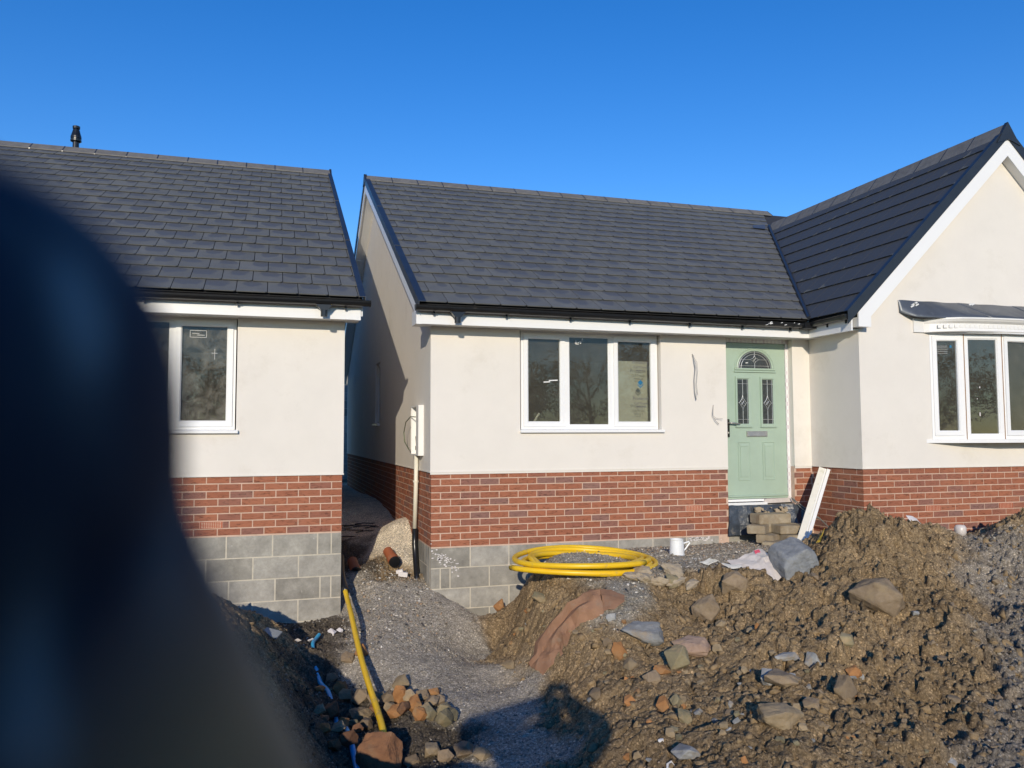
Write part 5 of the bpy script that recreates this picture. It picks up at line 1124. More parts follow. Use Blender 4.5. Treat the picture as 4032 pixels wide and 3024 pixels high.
 (5.057, 5.386, 0.068, 0.7, 'grey', 'H'),
 (6.563, 5.979, 0.096, 0.7, 'brown', 'H'),
 (4.882, 4.469, 0.058, 0.9, 'brown', 'H'),
 (3.755, 4.115, 0.040, 0.9, 'brown', 'H'),
 (5.440, 5.334, 0.114, 0.9, 'olive', 'H'),
 (4.621, 5.290, 0.066, 0.7, 'brown', 'H'),
 (5.337, 5.286, 0.053, 0.9, 'brown', 'H'),
 (4.875, 6.333, 0.077, 0.7, 'brown', 'H'),
 (4.104, 3.825, 0.038, 0.5, 'brown', 'H'),
 (2.654, 8.810, 0.063, 0.7, 'ochre', 'B'),
 (2.262, 7.431, 0.040, 0.7, 'ochre', 'B'),
 (2.275, 7.253, 0.069, 0.7, 'olive', 'B'),
 (2.198, 6.679, 0.048, 0.7, 'ochre', 'B'),
 (2.308, 7.226, 0.039, 0.7, 'grey', 'B'),
 (2.382, 6.948, 0.038, 0.7, 'olive', 'B'),
 (2.201, 6.536, 0.063, 0.7, 'ochre', 'B'),
 (2.201, 7.356, 0.052, 0.7, 'ochre', 'B'),
 (2.747, 8.903, 0.085, 0.7, 'olive', 'B'),
 (2.217, 6.671, 0.048, 0.7, 'grey', 'B'),
 (2.368, 7.659, 0.041, 0.7, 'tan', 'B'),
 (2.336, 6.878, 0.037, 0.7, 'tan', 'B'),
 (2.379, 7.410, 0.071, 0.7, 'ochre', 'B'),
 (2.342, 6.796, 0.037, 0.7, 'olive', 'B'),
 (4.273, 5.018, 0.137, 0.5, 'grey', 'B'),
 (3.883, 4.719, 0.051, 0.7, 'grey', 'B'),
 (3.336, 4.686, 0.049, 0.9, 'brown', 'B'),
 (3.457, 4.809, 0.076, 0.9, 'grey', 'B'),
 (3.959, 4.746, 0.077, 0.9, 'grey', 'B'),
 (2.379, 4.5, 0.079, 0.7, 'olive', 'B'),
 (2.853, 4.773, 0.049, 1.1, 'olive', 'B'),
 (3.452, 4.522, 0.072, 1.1, 'brown', 'B'),
 (3.019, 4.023, 0.043, 1.1, 'grey', 'B'),
 (2.431, 5.989, 0.073, 0.5, 'tan', 'B'),
 (3.244, 5.121, 0.053, 0.5, 'brown', 'B'),
 (2.253, 5.397, 0.112, 0.9, 'brown', 'B'),
 (3.908, 4.722, 0.109, 0.9, 'ochre', 'B'),
 (2.616, 5.248, 0.131, 0.9, 'brown', 'B'),
 (3.76, 4.598, 0.087, 0.5, 'grey', 'B'),
 (3.272, 4.008, 0.076, 0.7, 'ochre', 'B'),
 (3.278, 4.664, 0.049, 0.9, 'brown', 'B'),
 (2.579, 5.899, 0.102, 0.5, 'tan', 'B'),
 (2.368, 5.097, 0.088, 1.1, 'ochre', 'B'),
 (2.873, 4.647, 0.048, 1.1, 'grey', 'B'),
 (3.238, 4.307, 0.114, 0.9, 'brown', 'B'),
 (2.589, 5.964, 0.088, 1.1, 'brown', 'B'),
 (2.512, 4.588, 0.116, 0.9, 'olive', 'B'),
 (2.712, 4.576, 0.047, 1.1, 'grey', 'B'),
 (4.1, 5.04, 0.137, 0.9, 'olive', 'B'),
 (2.654, 4.684, 0.059, 0.9, 'grey', 'B'),
 (2.828, 4.58, 0.071, 0.7, 'brown', 'B'),
 (2.998, 4.548, 0.047, 0.9, 'brown', 'B'),
 (2.171, 4.407, 0.055, 0.5, 'grey', 'B'),
 (3.355, 4.621, 0.061, 0.9, 'ochre', 'B'),
 (2.604, 4.88, 0.104, 1.1, 'olive', 'B'),
 (3.704, 4.525, 0.104, 0.5, 'ochre', 'B'),
 (3.721, 4.917, 0.131, 1.1, 'grey', 'B'),
 (2.61, 5.601, 0.118, 0.9, 'tan', 'B'),
]

# ------------------------------------------------------------------ stones and rocks
def rock_mesh(name, mat, seed, sub=2, planes=14, rough=.03, box=None):
    """angular broken stone: convex hull of a few points, worn edges, slight unevenness"""
    from mathutils import noise as mn
    r = random.Random(seed); bm = bmesh.new()
    if box:
        for p in box: bm.verts.new(p)
    else:
        for k in range(planes):
            z = 1-2*(k+.5)/planes; a = 2.4*k+r.uniform(-.5, .5); q = math.sqrt(1-z*z); k2 = r.uniform(.72, 1.05); bm.verts.new((q*math.cos(a)*k2, q*math.sin(a)*k2, z*k2))
    res = bmesh.ops.convex_hull(bm, input=bm.verts); bmesh.ops.delete(bm, geom=[e for e in res['geom_interior'] if isinstance(e, bmesh.types.BMVert)], context='VERTS')
    bmesh.ops.dissolve_limit(bm, angle_limit=R(9), verts=bm.verts, edges=bm.edges)
    bmesh.ops.bevel(bm, geom=list(bm.edges), offset=.04, segments=1, affect='EDGES', profile=.5)
    bmesh.ops.triangulate(bm, faces=bm.faces); off = Vector((seed*3.1, seed*1.7, 0))
    for _ in range(sub):
        L_ = [e for e in bm.edges if e.calc_length() > .16]
        if L_: bmesh.ops.subdivide_edges(bm, edges=L_, cuts=1); bmesh.ops.triangulate(bm, faces=bm.faces)
    for v in bm.verts: v.co += v.co.normalized()*(mn.fractal(v.co*2.6+off, 1, 2, 4)*rough*2)
    bmesh.ops.recalc_face_normals(bm, faces=bm.faces)
    me = bpy.data.meshes.new(name); bm.to_mesh(me); bm.free(); me.materials.append(mat)
    xs = [v.co for v in me.vertices]; mx = [max(abs(c[i]) for c in xs) for i in range(3)]
    for v in me.vertices: v.co = Vector((v.co[0]/mx[0]*.5, v.co[1]/mx[1]*.5, v.co[2]/mx[2]*.5))
    return me
RM = {}
def rock(name, x, y, size, asp, kind, seed, label, group=None, sink=.12, depth=.8, rotz=None, tilt=.25, big=False, cat='stone'):
    key = (kind, seed % 5, big)
    if key not in RM: RM[key] = rock_mesh('stone', ST[kind], seed+len(RM)*13, 3 if big else (2 if size > .1 else 1), 12 if big else 10)
    o = link(name, RM[key]); r = random.Random(seed)
    o.scale = (size, size*depth, size*asp); z = gz(x, y)
    o.rotation_euler = (r.uniform(-tilt, tilt), r.uniform(-tilt, tilt), rotz if rotz is not None else r.uniform(-.5, .5)-CAM_YAW)
    o.location = (x+FW.x*size*.25, y+FW.y*size*.25, z+size*asp*(.5-sink)); return tag(o, label, cat, group)
kn = {'grey': 'grey', 'brown': 'brown', 'tan': 'tan', 'ochre': 'ochre orange', 'olive': 'olive brown', 'pink': 'pinkish', 'rust': 'rusty', 'pale': 'whitish'}
def where(x, y, x0, x1, y0, y1):
    v = ('lower', 'middle', 'upper')[min(2, max(0, int((y-y0)/(y1-y0)*3)))]; h = ('left', 'centre', 'right')[min(2, max(0, int((x/y-x0)/(x1-x0)*3)))]
    return v+' '+h
def big(s): return 'tiny' if s < .06 else 'small' if s < .10 else 'fist sized' if s < .15 else 'large'
for i, (x, y, s, a, k, lab) in enumerate(STONES):
    if lab == 'P': s = min(s*1.3, .145); rock('stone', x, y, s, a, k, i, '%s %s stone in the %s of the pile by the yellow pipe' % (big(s), kn[k], where(x, y, .10, .22, 5.9, 6.75)), 'stones of the loose pile', -.1, .9, None, .6)
    elif lab == 'T': rock('stone', x, y, s*1.1, a, k, i, '%s muddy %s stone in the %s of the shaded trench' % (big(s), kn[k], where(x, y, .06, .25, 5.2, 7.6)), 'stones in the trench', .1, .9, None, .4)
    elif lab == 'B': rock('stone', x, y, s, a, k, i, '%s %s stone bedded in the %s of the clay slope' % (big(s), kn[k], where(x, y, .33, .75, 4.0, 6.3)), 'stones in the clay slope', .28, .8, None, .5)
    elif lab == 'H': rock('stone', x, y, s, a, k, i, '%s muddy %s stone half buried in the %s of the spoil heap' % (big(s), kn[k], where(x, y, .75, 1.2, 3.8, 6.4)), 'stones in the spoil heap', .25, .9, None, .4)
    elif k == 'rust' and s > .2: rock('stone', .69, 5.44, .33, 1.05, k, i+500, lab, None, .1, .6, -.25, .12, True)
    else: rock('stone', x, y, s*1.06, a, k, i+500, lab, None, .15, .75, None, .18, s > .2)
me = rock_mesh('boulder', ST['boulder'], 91, 4, 9, .025, box=[(-1, -.8, -.7), (-.95, .8, -.7), (1, -.75, -.8), (1, .8, -.8), (-1, -.7, .25), (-.85, .7, .5), (-.7, -.55, .75), (.55, -.6, .95), (1.05, -.5, .45), (.6, .7, 1), (1, .6, .6), (-.6, .7, .85), (-1.1, 0, -.2)]); bo = link('boulder', me); bo.scale = (.40, .38, .29); bo.location = (4.81, 6.66, .035); bo.rotation_euler = (.28, -.30, -.12)
tag(bo, 'big blue grey boulder perched on the spoil heap beside white rubbish', 'boulder')
for i, (x, y) in enumerate(((3.05, 6.76), (3.15, 6.70), (3.28, 6.66), (3.42, 6.64), (3.55, 6.60), (3.2, 6.86), (3.46, 6.76))):
    x += .07; y -= .10; me = rock_mesh('clay_lump', MT['clod'], 40+i, 3, 13, .06); o = link('clay_lump', me); o.scale = (.22, .18, .10); o.location = (x, y, gz(x, y)+.025); o.rotation_euler = (.1*i, .2, i)
    tag(o, ('leftmost', 'second from left', 'middle front', 'fourth from left', 'rightmost', 'left rear', 'right rear')[i]+' pale beige clay lump in the row on gravel before the yellow coil', 'clay lump', 'pale clay lumps on the gravel')

# ------------------------------------------------------------------ pipes
pts = []; turns = 5; rad = [.69, .64, .575, .50, .585, .67]; N_ = 40
for i in range(int(turns*N_)+14):
    t = i/N_; a = math.pi*1.05+2*math.pi*t; k = min(int(t), 4); f = t-k; r = rad[k]*(1-f)+rad[min(k+1, 5)]*f
    cx, cy = 2.975+.05*math.sin(t*2.1)-(.10*math.exp(-((t-.0)/.18)**2) if t < 1 else 0), 7.40+.035*math.cos(t*1.7)
    zz = (.026, .027, .03, .038, .062, .085)[k]*(1-f)+(.027, .03, .038, .062, .085, .09)[min(k+1, 5)]*f if k < 5 else .09
    pts.append((cx+r*math.cos(a), cy+r*.96*math.sin(a), -.045+zz+.012*math.sin(a*2+t)))
b = MB(); b.tube(pts, .0265, 10); o = b.build('pipe_coil', MT['gaspipe'], None, smooth=True); tag(o, 'bright yellow plastic pipe wound in a loose flat coil on the gravel', 'pipe coil')
yp = [(.765, 8.70, -.36), (.775, 8.45, -.44), (.772, 8.0, -.50), (.768, 7.54, -.58), (.772, 6.98, -.69), (.785, 6.56, -.77), (.80, 6.26, -.83), (.80, 5.9, -.87), (.78, 5.6, -.93)]
def smooth_path(P, n=6):
    P = [Vector(p) for p in P]; out = []
    for i in range(len(P)-1):
        a, b_, c, d = P[max(i-1, 0)], P[i], P[i+1], P[min(i+2, len(P)-1)]
        for k in range(n):
            t = k/n; out.append(.5*((2*b_)+(c-a)*t+(2*a-5*b_+4*c-d)*t*t+(3*b_-a-3*c+d)*t**3))
    return out+[P[-1]]
b = MB(); b.tube(smooth_path(yp), .0255, 10); o = b.build('gas_pipe', MT['gaspipe'], None, smooth=True); tag(o, 'straight yellow pipe running down the trench from the corner of the left house', 'pipe')
b = MB(); b.tube(smooth_path([(.775, 9.3, -.12), (.76, 9.0, -.27), (.765, 8.70, -.355), (.775, 8.62, -.39)]), .036, 10); b.build('black_sleeve', MT['black_plastic'], o, smooth=True)
bp = [(.39, 7.45, gz(.39, 7.45)-.05), (.434, 7.2, gz(.43, 7.2)+.0), (.49, 6.95, gz(.49, 6.95)+.0), (.515, 6.69, gz(.515, 6.69)+.008), (.54, 6.4, gz(.54, 6.4)-.02), (.545, 6.1, gz(.545, 6.1)+.01), (.565, 5.8, gz(.565, 5.8)+.035), (.58, 5.5, gz(.58, 5.5)+.04), (.60, 5.0, gz(.6, 5.0)+.02)]
b = MB(); b.tube([p+Vector((0, 0, .012)) for p in smooth_path(bp)], .0205, 8); o = b.build('water_pipe', MT['water'], None, smooth=True); tag(o, 'blue water pipe partly buried along the floor of the dark trench', 'pipe')
b = MB(); b.tube(smooth_path([(.475, 8.05, gz(.475, 8.05)+.04), (.43, 7.92, gz(.43, 7.92)+.035), (.40, 7.75, gz(.4, 7.75)+.03), (.395, 7.6, gz(.395, 7.6)-.02)]), .018, 8); o = b.build('water_pipe', MT['water'], None, smooth=True); tag(o, 'short curved blue pipe stub poking out of rubble by the block wall', 'pipe')
def drain(name, p, d, label):
    p, d = Vector(p), Vector(d).normalized(); b = MB(); b.tube([p+d*.10, p+d*.30], .058, 16); b.tube([p+d*.26, p+d*.27, p+d*.34, p+d*.35], [.058, .068, .068, .064], 16); o = b.build(name, MT['clay_pipe'], None, smooth=False)
    k = MB(); q = p+d*.352; k.tube([q-d*.01, q+d*.012], [.069, .066], 16); k.build('rubber_seal', MT['black_plastic'], o); return tag(o, label, 'drain pipe')
drain('drain_pipe', (1.33, 9.72, -.10), (.22, -1, -.42), 'orange clay drain pipe in sunlight pointing out of the passage floor')
drain('drain_pipe', (.93, 9.75, -.20), (.10, -1, -.42), 'orange drain pipe in the shade close to the left house wall')
b = MB(); b.obox((1.475, 9.24, gz(1.475, 9.24)+.03), (.9, -.3, -.1), (.3, .9, 0), (.1, 0, 1), .055, .03, .025); b.obox((1.44, 9.27, gz(1.44, 9.27)+.05), (.9, -.3, .2), (.3, .9, 0), (-.2, 0, 1), .04, .03, .02); o = b.build('plaster_chip', MT['plaster_chip']); tag(o, 'white lump of plaster in front of the sunlit drain pipe', 'plaster chip')

# ------------------------------------------------------------------ things left lying on the site
def crumple(name, mat, rows, thick, amp, seed, sub=4):
    """cloth or paper: rows of 3D points (lists of equal length), refined and creased, with real thickness"""
    from mathutils import noise as mn
    A = np.array([[tuple(p) for p in r] for r in rows], float); n, m_ = A.shape[:2]
    U = np.linspace(0, n-1, (n-1)*sub+1); V = np.linspace(0, m_-1, (m_-1)*sub+1); pts = []
    for u in U:
        i = min(int(u), n-2); f = u-i
        for v_ in V:
            j = min(int(v_), m_-2); g = v_-j; p = (A[i, j]*(1-f)+A[i+1, j]*f)*(1-g)+(A[i, j+1]*(1-f)+A[i+1, j+1]*f)*g
            q = Vector(p)*9+Vector((seed, seed*2, 0)); d = mn.cell_vector(q*.7)*.35+mn.noise_vector(q)*.8; pts.append(Vector(p)+Vector(d)*amp)
    a, c = len(U), len(V); fs = [(i*c+j, i*c+j+1, (i+1)*c+j+1, (i+1)*c+j) for i in range(a-1) for j in range(c-1)]
    b = MB(); k = len(pts); lo = [p-Vector((0, .3, 1)).normalized()*thick for p in pts]; b.add(pts+lo, fs+[tuple(k+v for v in f[::-1]) for f in fs])
    rim = [i*c for i in range(a)]; rim2 = [i*c+c-1 for i in range(a)]; r3 = list(range(c)); r4 = list(range((a-1)*c, a*c))
    for L_ in (rim, rim2, r3, r4): b.add([pts[i] for i in L_]+[lo[i] for i in L_], [(i, i+1, len(L_)+i+1, len(L_)+i) for i in range(len(L_)-1)])
    return b.build(name, mat)
BL = [(2.135, 6.60, -.735), (2.215, 6.66, -.61), (2.34, 6.60, -.405), (2.465, 6.56, -.25), (2.60, 6.50, -.165), (2.72, 6.43, -.13)]
BR_ = [(2.16, 6.36, -.735), (2.275, 6.34, -.61), (2.38, 6.31, -.50), (2.46, 6.32, -.395), (2.585, 6.25, -.30), (2.665, 6.25, -.235)]
rows = []; rb_ = random.Random(31); NB = 11
for i in range(NB):
    f = i/(NB-1)*(len(BL)-1); k = min(int(f), len(BL)-2); f -= k
    l, r_ = Vector(BL[k]).lerp(Vector(BL[k+1]), f), Vector(BR_[k]).lerp(Vector(BR_[k+1]), f); nn = Vector((-.35, -.45, .8)).normalized(); g_ = .55+.45*math.sin(min(1, i/4)*1.57)
    rows.append([l.lerp(r_, t)+nn*(h_*g_+rb_.uniform(-.018, .018))+Vector((rb_.uniform(-.012, .012), rb_.uniform(-.012, .012), 0)) for t, h_ in ((-.04, -.02), (.04, .07), (.20+rb_.uniform(-.05, .05), .115), (.38+rb_.uniform(-.06, .06), .075+rb_.uniform(-.035, .035)), (.56+rb_.uniform(-.06, .06), .075+rb_.uniform(-.035, .035)), (.76+rb_.uniform(-.05, .05), .06+rb_.uniform(-.03, .03)), (1.02, -.02))])
bag = crumple('paper_sack', MT['paper'], rows, .006, .012, 3, 2); tag(bag, 'torn brown paper sack draped down the bank beside the gravel ramp', 'paper sack')
fl_ = crumple('torn_flap', MT['paper'], [[(2.70, 6.44, -.09), (2.79, 6.36, -.085), (2.88, 6.27, -.13)], [(2.69, 6.34, -.12), (2.77, 6.29, -.13), (2.85, 6.22, -.155)], [(2.66, 6.24, -.22), (2.70, 6.22, -.20), (2.74, 6.2, -.20)]], .006, .018, 5, 4); par(fl_, bag)
kx, ky = 4.14, 7.70; kz = gz(kx, ky)-.004; b = MB(); b.lathe([(.082, 0), (.086, .004), (.078, .01), (.074, .10), (.070, .155), (.073, .160), (.073, .166), (.067, .166), (.066, .150), (.060, .05)], (kx, ky, kz), 22); ket = b.build('paint_kettle', MT['kettle'], None, smooth=False); tag(ket, 'small white paint kettle with a side handle standing on the gravel', 'paint kettle')
b = MB(); b.tube([(kx+.068, ky-.02, kz+.045), (kx+.085, ky-.02, kz+.055), (kx+.138, ky-.03, kz+.125), (kx+.13, ky-.03, kz+.138), (kx+.070, ky-.02, kz+.12)], .0085, 6); b.build('handle', MT['kettle'], ket)
BS = [('topmost of the stepped pile below the green door', (5.86, 8.52, .21), 0, .44, .06), ('long front block in the second layer', (6.01, 8.31, .10), -.03, .44, .05),
      ('short angled block end at the left of the second layer', (5.64, 8.44, .10), .75, .30, .05), ('middle block directly under the topmost of the pile', (5.94, 8.52, .10), 0, .44, .05), ('long block in the third layer of the pile under the door', (6.04, 8.21, -.002), -.02, .46, .05), ('dark block end at the left of the third layer', (5.70, 8.33, .0), .6, .28, .05),
      ('lowest block at the left foot of the pile', (5.65, 8.16, -.06), .75, .30, .05), ('lowest block at the front of the pile, half sunk in gravel', (5.98, 8.08, -.095), .0, .50, .05)]
for i, (lab, c, rz, ln_, hh) in enumerate(BS):
    b = MB(); b.box(-ln_/2, ln_/2, -.105, .105, -hh+.002, hh-.002); me = b.mesh('loose_block', MT['clod'] if i == 99 else BLOCK[(i*3) % 8].materials[0]); bm = bmesh.new(); bm.from_mesh(me); bmesh.ops.bevel(bm, geom=bm.edges, offset=.007, segments=2, affect='EDGES')
    bmesh.ops.subdivide_edges(bm, edges=[e for e in bm.edges if e.calc_length() > .1], cuts=4, use_grid_fill=True)
    from mathutils import noise as mn
    for v in bm.verts: v.co += Vector(mn.noise_vector(v.co*14+Vector((i*5, 0, 0))))*.005
    bmesh.ops.recalc_face_normals(bm, faces=bm.faces); bm.to_mesh(me); bm.free(); me.materials.clear(); me.materials.append(MT['muddy_block'] if 'muddy_block' in MT else MT.setdefault('muddy_block', M('muddy_block', (.34, .285, .20), .95, .22, 9, .8, 80, dirt=((.26, .20, .125), .42, .62, 7), bdist=.008)))
    o = link('concrete_block', me); o.location = c; o.rotation_euler = (0, 0, rz); tag(o, 'muddy concrete block, '+lab, 'concrete block', 'blocks piled as a step')
# black damp-proof sheet under the door
rows = []
for z, s in ((.352, 0), (.27, .3), (.18, .6), (.09, .85), (.0, 1.)):
    rows.append([(5.44-.05*s, YM-.018-.05*s, z), (5.55, YM-.03-.03*s, z), (5.7, YM-.05-.07*s, z), (5.85, YM-.04-.05*s, z), (6.0, YM-.06-.09*s, z), (6.15, YM-.05-.06*s, z), (6.28, YM-.10-.15*s, z+.0), (6.40-.06*s, YM-.12-.06*s, z+.04*s), (6.44+.08*s-.14*s*s, YM-.16-.10*s, z-.05+.15*s)])
dp = crumple('membrane_sheet', MT['dpm'], rows, .004, .016, 8, 3); tag(dp, 'black plastic damp proof sheet hanging under the door threshold', 'plastic sheet')
b = MB(); r8 = random.Random(4)
for i in range(46): s = r8.uniform(.008, .03); b.obox((r8.uniform(5.72, 6.22), YM-.105-r8.uniform(0, .02), .235+r8.random()**2*.09), (1, 0, r8.uniform(-.4, .4)), (0, 1, 0), (-.2, 0, 1), s, .012, s*.6)
b.build('mortar_spill', MT['clod'], dp)
A, B = Vector((5.965, 8.06, -.03)), Vector((6.60, 8.44, .80)); T = (B-A).normalized(); Wd = Vector((.86, -.32, 0)); Wd = (Wd-T*Wd.dot(T)).normalized(); Nb = T.cross(Wd).normalized()
if Nb.y > 0: Nb = -Nb
b = MB(); b.obox((A+B)/2, T, Wd, Nb, (B-A).length/2, .066, .012); o = b.build('board', MT['timber']); tag(o, 'dirty white trim board leaning in the corner right of the green door', 'board')
b = MB(); b.obox((A+B)/2+Wd*.046+Nb*.021, T, Wd, Nb, (B-A).length/2-.002, .019, .0085); b.obox((A+B)/2+Wd*.010+Nb*.015, T, Wd, Nb, (B-A).length/2-.002, .005, .0025); b.build('raised_edge', MT['upvc_dusty'], o)
b = MB(); b.tube(smooth_path([(6.33, YM-.02, .43), (6.36, 8.62, .36), (6.43, 8.50, .26), (6.50, 8.44, .20), (6.58, 8.42, .12), (6.655, 8.40, .05), (6.66, 8.35, -.02)]), .0065, 6); b.tube(smooth_path([(6.335, YM-.02, .42), (6.35, 8.55, .30), (6.42, 8.46, .22), (6.50, 8.435, .195)]), .006, 6); o = b.build('cable', MT['cable'], None, smooth=True); tag(o, 'thin grey cable trailing from the door threshold down across the leaning board', 'cable')
# rubbish by the boulder
z = gz(4.5, 6.9)
rb = crumple('plastic_bag', MT['film'], [[(4.34, 7.05, gz(4.34, 7.05)+.04), (4.45, 7.0, gz(4.45, 7)+.10), (4.62, 7.0, gz(4.62, 7.0)+.15), (4.70, 7.0, gz(4.7, 7)+.16)], [(4.38, 6.85, gz(4.38, 6.85)+.03), (4.46, 6.82, gz(4.46, 6.82)+.10), (4.56, 6.80, gz(4.56, 6.8)+.13), (4.66, 6.82, gz(4.66, 6.82)+.16)], [(4.45, 6.68, gz(4.45, 6.68)+.0), (4.52, 6.63, gz(4.52, 6.63)+.03), (4.58, 6.6, gz(4.58, 6.6)+.02), (4.66, 6.62, gz(4.66, 6.62)+.02)]], .004, .035, 11, 5); tag(rb, 'crumpled pinkish white plastic bag caught beside the big grey boulder', 'plastic bag')
rd = crumple('printed_patch', MT['red'], [[(4.585, 6.955, gz(4.6, 6.95)+.185), (4.64, 6.955, gz(4.64, 6.95)+.19)], [(4.585, 6.93, gz(4.6, 6.92)+.15), (4.635, 6.925, gz(4.63, 6.92)+.155)]], .004, .01, 2, 4); par(rd, rb)
ps = crumple('paper_scrap', MT['timber'], [[(4.0, 6.98, gz(4, 6.98)+.02), (4.1, 6.96, gz(4.1, 6.96)+.06), (4.2, 6.92, gz(4.2, 6.92)+.03), (4.34, 6.86, gz(4.34, 6.86)+.06)], [(4.02, 6.88, gz(4.02, 6.88)+.01), (4.12, 6.87, gz(4.12, 6.87)+.05), (4.22, 6.83, gz(4.22, 6.83)+.02), (4.36, 6.78, gz(4.36, 6.78)+.04)]], .004, .028, 21, 5); tag(ps, 'crumpled dirty cream scrap lying on the gravel left of the plastic bag', 'paper scrap')
ys = crumple('plastic_scrap', MT['yellow_scrap'], [[(5.42, 7.12, gz(5.42, 7.12)+.06), (5.50, 7.12, gz(5.5, 7.12)+.09)], [(5.43, 7.06, gz(5.43, 7.06)+.02), (5.49, 7.05, gz(5.49, 7.05)+.04)]], .004, .012, 9, 5); tag(ys, 'small yellow plastic scrap in the hollow behind the big boulder', 'plastic scrap')
cz_ = gz(7.16, 6.98); b = MB(); b.lathe([(.02, -.06), (.05, -.055), (.06, -.02), (.06, .03), (.045, .055), (.02, .06)], (7.17, 6.97, cz_+.05), 14); cu = b.build('plastic_tub', MT['film'], None, smooth=True); cu.rotation_euler = (0, 0, 0); tag(cu, 'round whitish plastic tub in the dip of the heap below the bow window', 'plastic tub')
ws = crumple('plastic_scrap', MT['plaster_chip'], [[(6.47, 6.99, gz(6.5, 6.99)+.045), (6.55, 6.99, gz(6.55, 6.99)+.055), (6.60, 6.98, gz(6.6, 6.98)+.03)], [(6.48, 6.93, gz(6.48, 6.93)+.01), (6.55, 6.92, gz(6.55, 6.92)+.02), (6.6, 6.92, gz(6.6, 6.92)+.01)]], .004, .012, 15, 4); tag(ws, 'small white scrap on the crest of the spoil heap before the wing', 'plastic scrap')
for x, y, s, lab in ((.60, 8.16, .085, 'largest white plaster chip in the rubble at the corner of the left house'), (.69, 8.2, .06, 'middle sized white plaster chip right of the largest one'), (.26, 7.65, .055, 'pale blue grey plaster chip at the foot of the block wall, furthest left'), (.38, 7.85, .045, 'small plaster chip between the block wall and the blue pipe stub')):
    me = rock_mesh('plaster_chip', MT['plaster_chip'], int(x*100), 2, 6, .05); o = link('plaster_chip', me); o.scale = (s*1.5, s, s*.5); o.location = (x, y, gz(x, y)+.02); o.rotation_euler = (.5, .3, x*9); tag(o, lab, 'plaster chip')
b = MB(); b.box(-.075, .075, -.05, .05, -.008, .008); o = b.build('slate_piece', M('grey_slate', (.22, .24, .25), .6, .15, 12)); o.location = (.03, 7.28, gz(.03, 7.28)+.045); o.rotation_euler = (.35, .2, -.5); tag(o, 'flat grey slate piece on the edge of the left earth bank', 'slate')
rp = random.Random(6)
for i in range(9):
    x, y = rp.uniform(.95, 1.4), rp.uniform(10.6, 11.7); l = rp.uniform(.10, .22); b = MB(); b.tube([(-l, 0, .0), (-.2*l, .01, .012), (.4*l, -.01, .008), (l, .02, 0)], .008, 5); o = b.build('plastic_strip', MT['black_plastic']); o.location = (x, y, gz(x, y)+.012); o.rotation_euler = (0, 0, rp.uniform(-.3, .5)); tag(o, 'short black strip lying on the shaded sand between the two houses', 'plastic strip', 'black strips on the sand')
# wall of blocks seen through the gap far behind
g = empty('garden_wall', (1.9, 23.2, .1), 'grey block garden wall far behind the gap between the houses', 'wall')
b = MB(); b.box(.4, 3.4, 23.21, 23.4, -.1, 3.12); mw_ = b.build('mortar_bed', MT['block_mortar'], g)
for j in range(14):
    for i in range(7):
        x = .4+.45*i-(.22 if j % 2 else 0); x0, x1 = max(x, .4), min(x+.44, 3.4)
        if x1-x0 > .05: link('concrete_block', BLOCK[(i*3+j*5) % 8], mw_, Matrix.LocRotScale(Vector(((x0+x1)/2, 23.20, -.02+.225*j+.107)), None, Vector((x1-x0, .1, .213))))

# ------------------------------------------------------------------ bare trees across the lane, which the windows mirror
def tree_mesh(seed, height):
    r = random.Random(seed); tr_, tw = MB(), MB()
    def grow(p, d, ln_, rad, lev):
        q = p+d*ln_; mid = p.lerp(q, .5)+Vector((r.gauss(0, 1), r.gauss(0, 1), 0))*ln_*.06
        (tr_ if lev < 2 else tw).tube([p, mid, q], [rad, rad*.85, rad*.65], 6 if lev < 2 else 3, cap=False)
        if lev == 5: return
        for i in range(3 if lev < 3 else 4):
            nd = (d+Vector((r.gauss(0, .5), r.gauss(0, .5), r.gauss(.12, .3)))).normalized(); s = r.uniform(.35, 1) if i else 1
            grow(p+(q-p)*s, nd, ln_*r.uniform(.58, .78), rad*.55, lev+1)
    grow(Vector((0, 0, -.2)), Vector((0, 0, 1)), height*.30, .13, 0)
    return tr_.mesh('trunk', MT['bark']), tw.mesh('crown', MT['twig'])
MT['bark'] = M('bark', (.09, .075, .055), .9, .25, 9, .6, 30); MT['twig'] = M('twigs', (.085, .075, .05), .9, .25, 9)
TM = [tree_mesh(s, 5.4) for s in (3, 4, 8)]
MT['leaf'] = M('dark_leaf', (.035, .045, .022), .8, .35, 2)
def evergreen_mesh(seed):
    r = random.Random(seed); b = MB(); t = MB(); t.tube([(0, 0, -.2), (.05, .02, 2.2), (0, .05, 4.2)], [.14, .10, .03], 7)
    lobes = [(Vector((r.gauss(0, .7), r.gauss(0, .7), r.uniform(1.0, 4.6))), r.uniform(.5, 1.0)) for _ in range(16)]
    for k in range(2600):
        c, q = r.choice(lobes); d = Vector((r.gauss(0, 1), r.gauss(0, 1), r.gauss(0, 1))).normalized(); p = c+d*q*r.uniform(.6, 1.0)
        u = Vector((r.gauss(0, 1), r.gauss(0, 1), r.gauss(0, 1))).normalized(); v_ = u.orthogonal(); s = r.uniform(.05, .12); b.add([p-u*s, p+v_*s*.6, p+u*s], [(0, 1, 2)])
    return t.mesh('trunk', MT['bark']), b.mesh('crown', MT['leaf'])
EM = [evergreen_mesh(s) for s in (2, 5)]
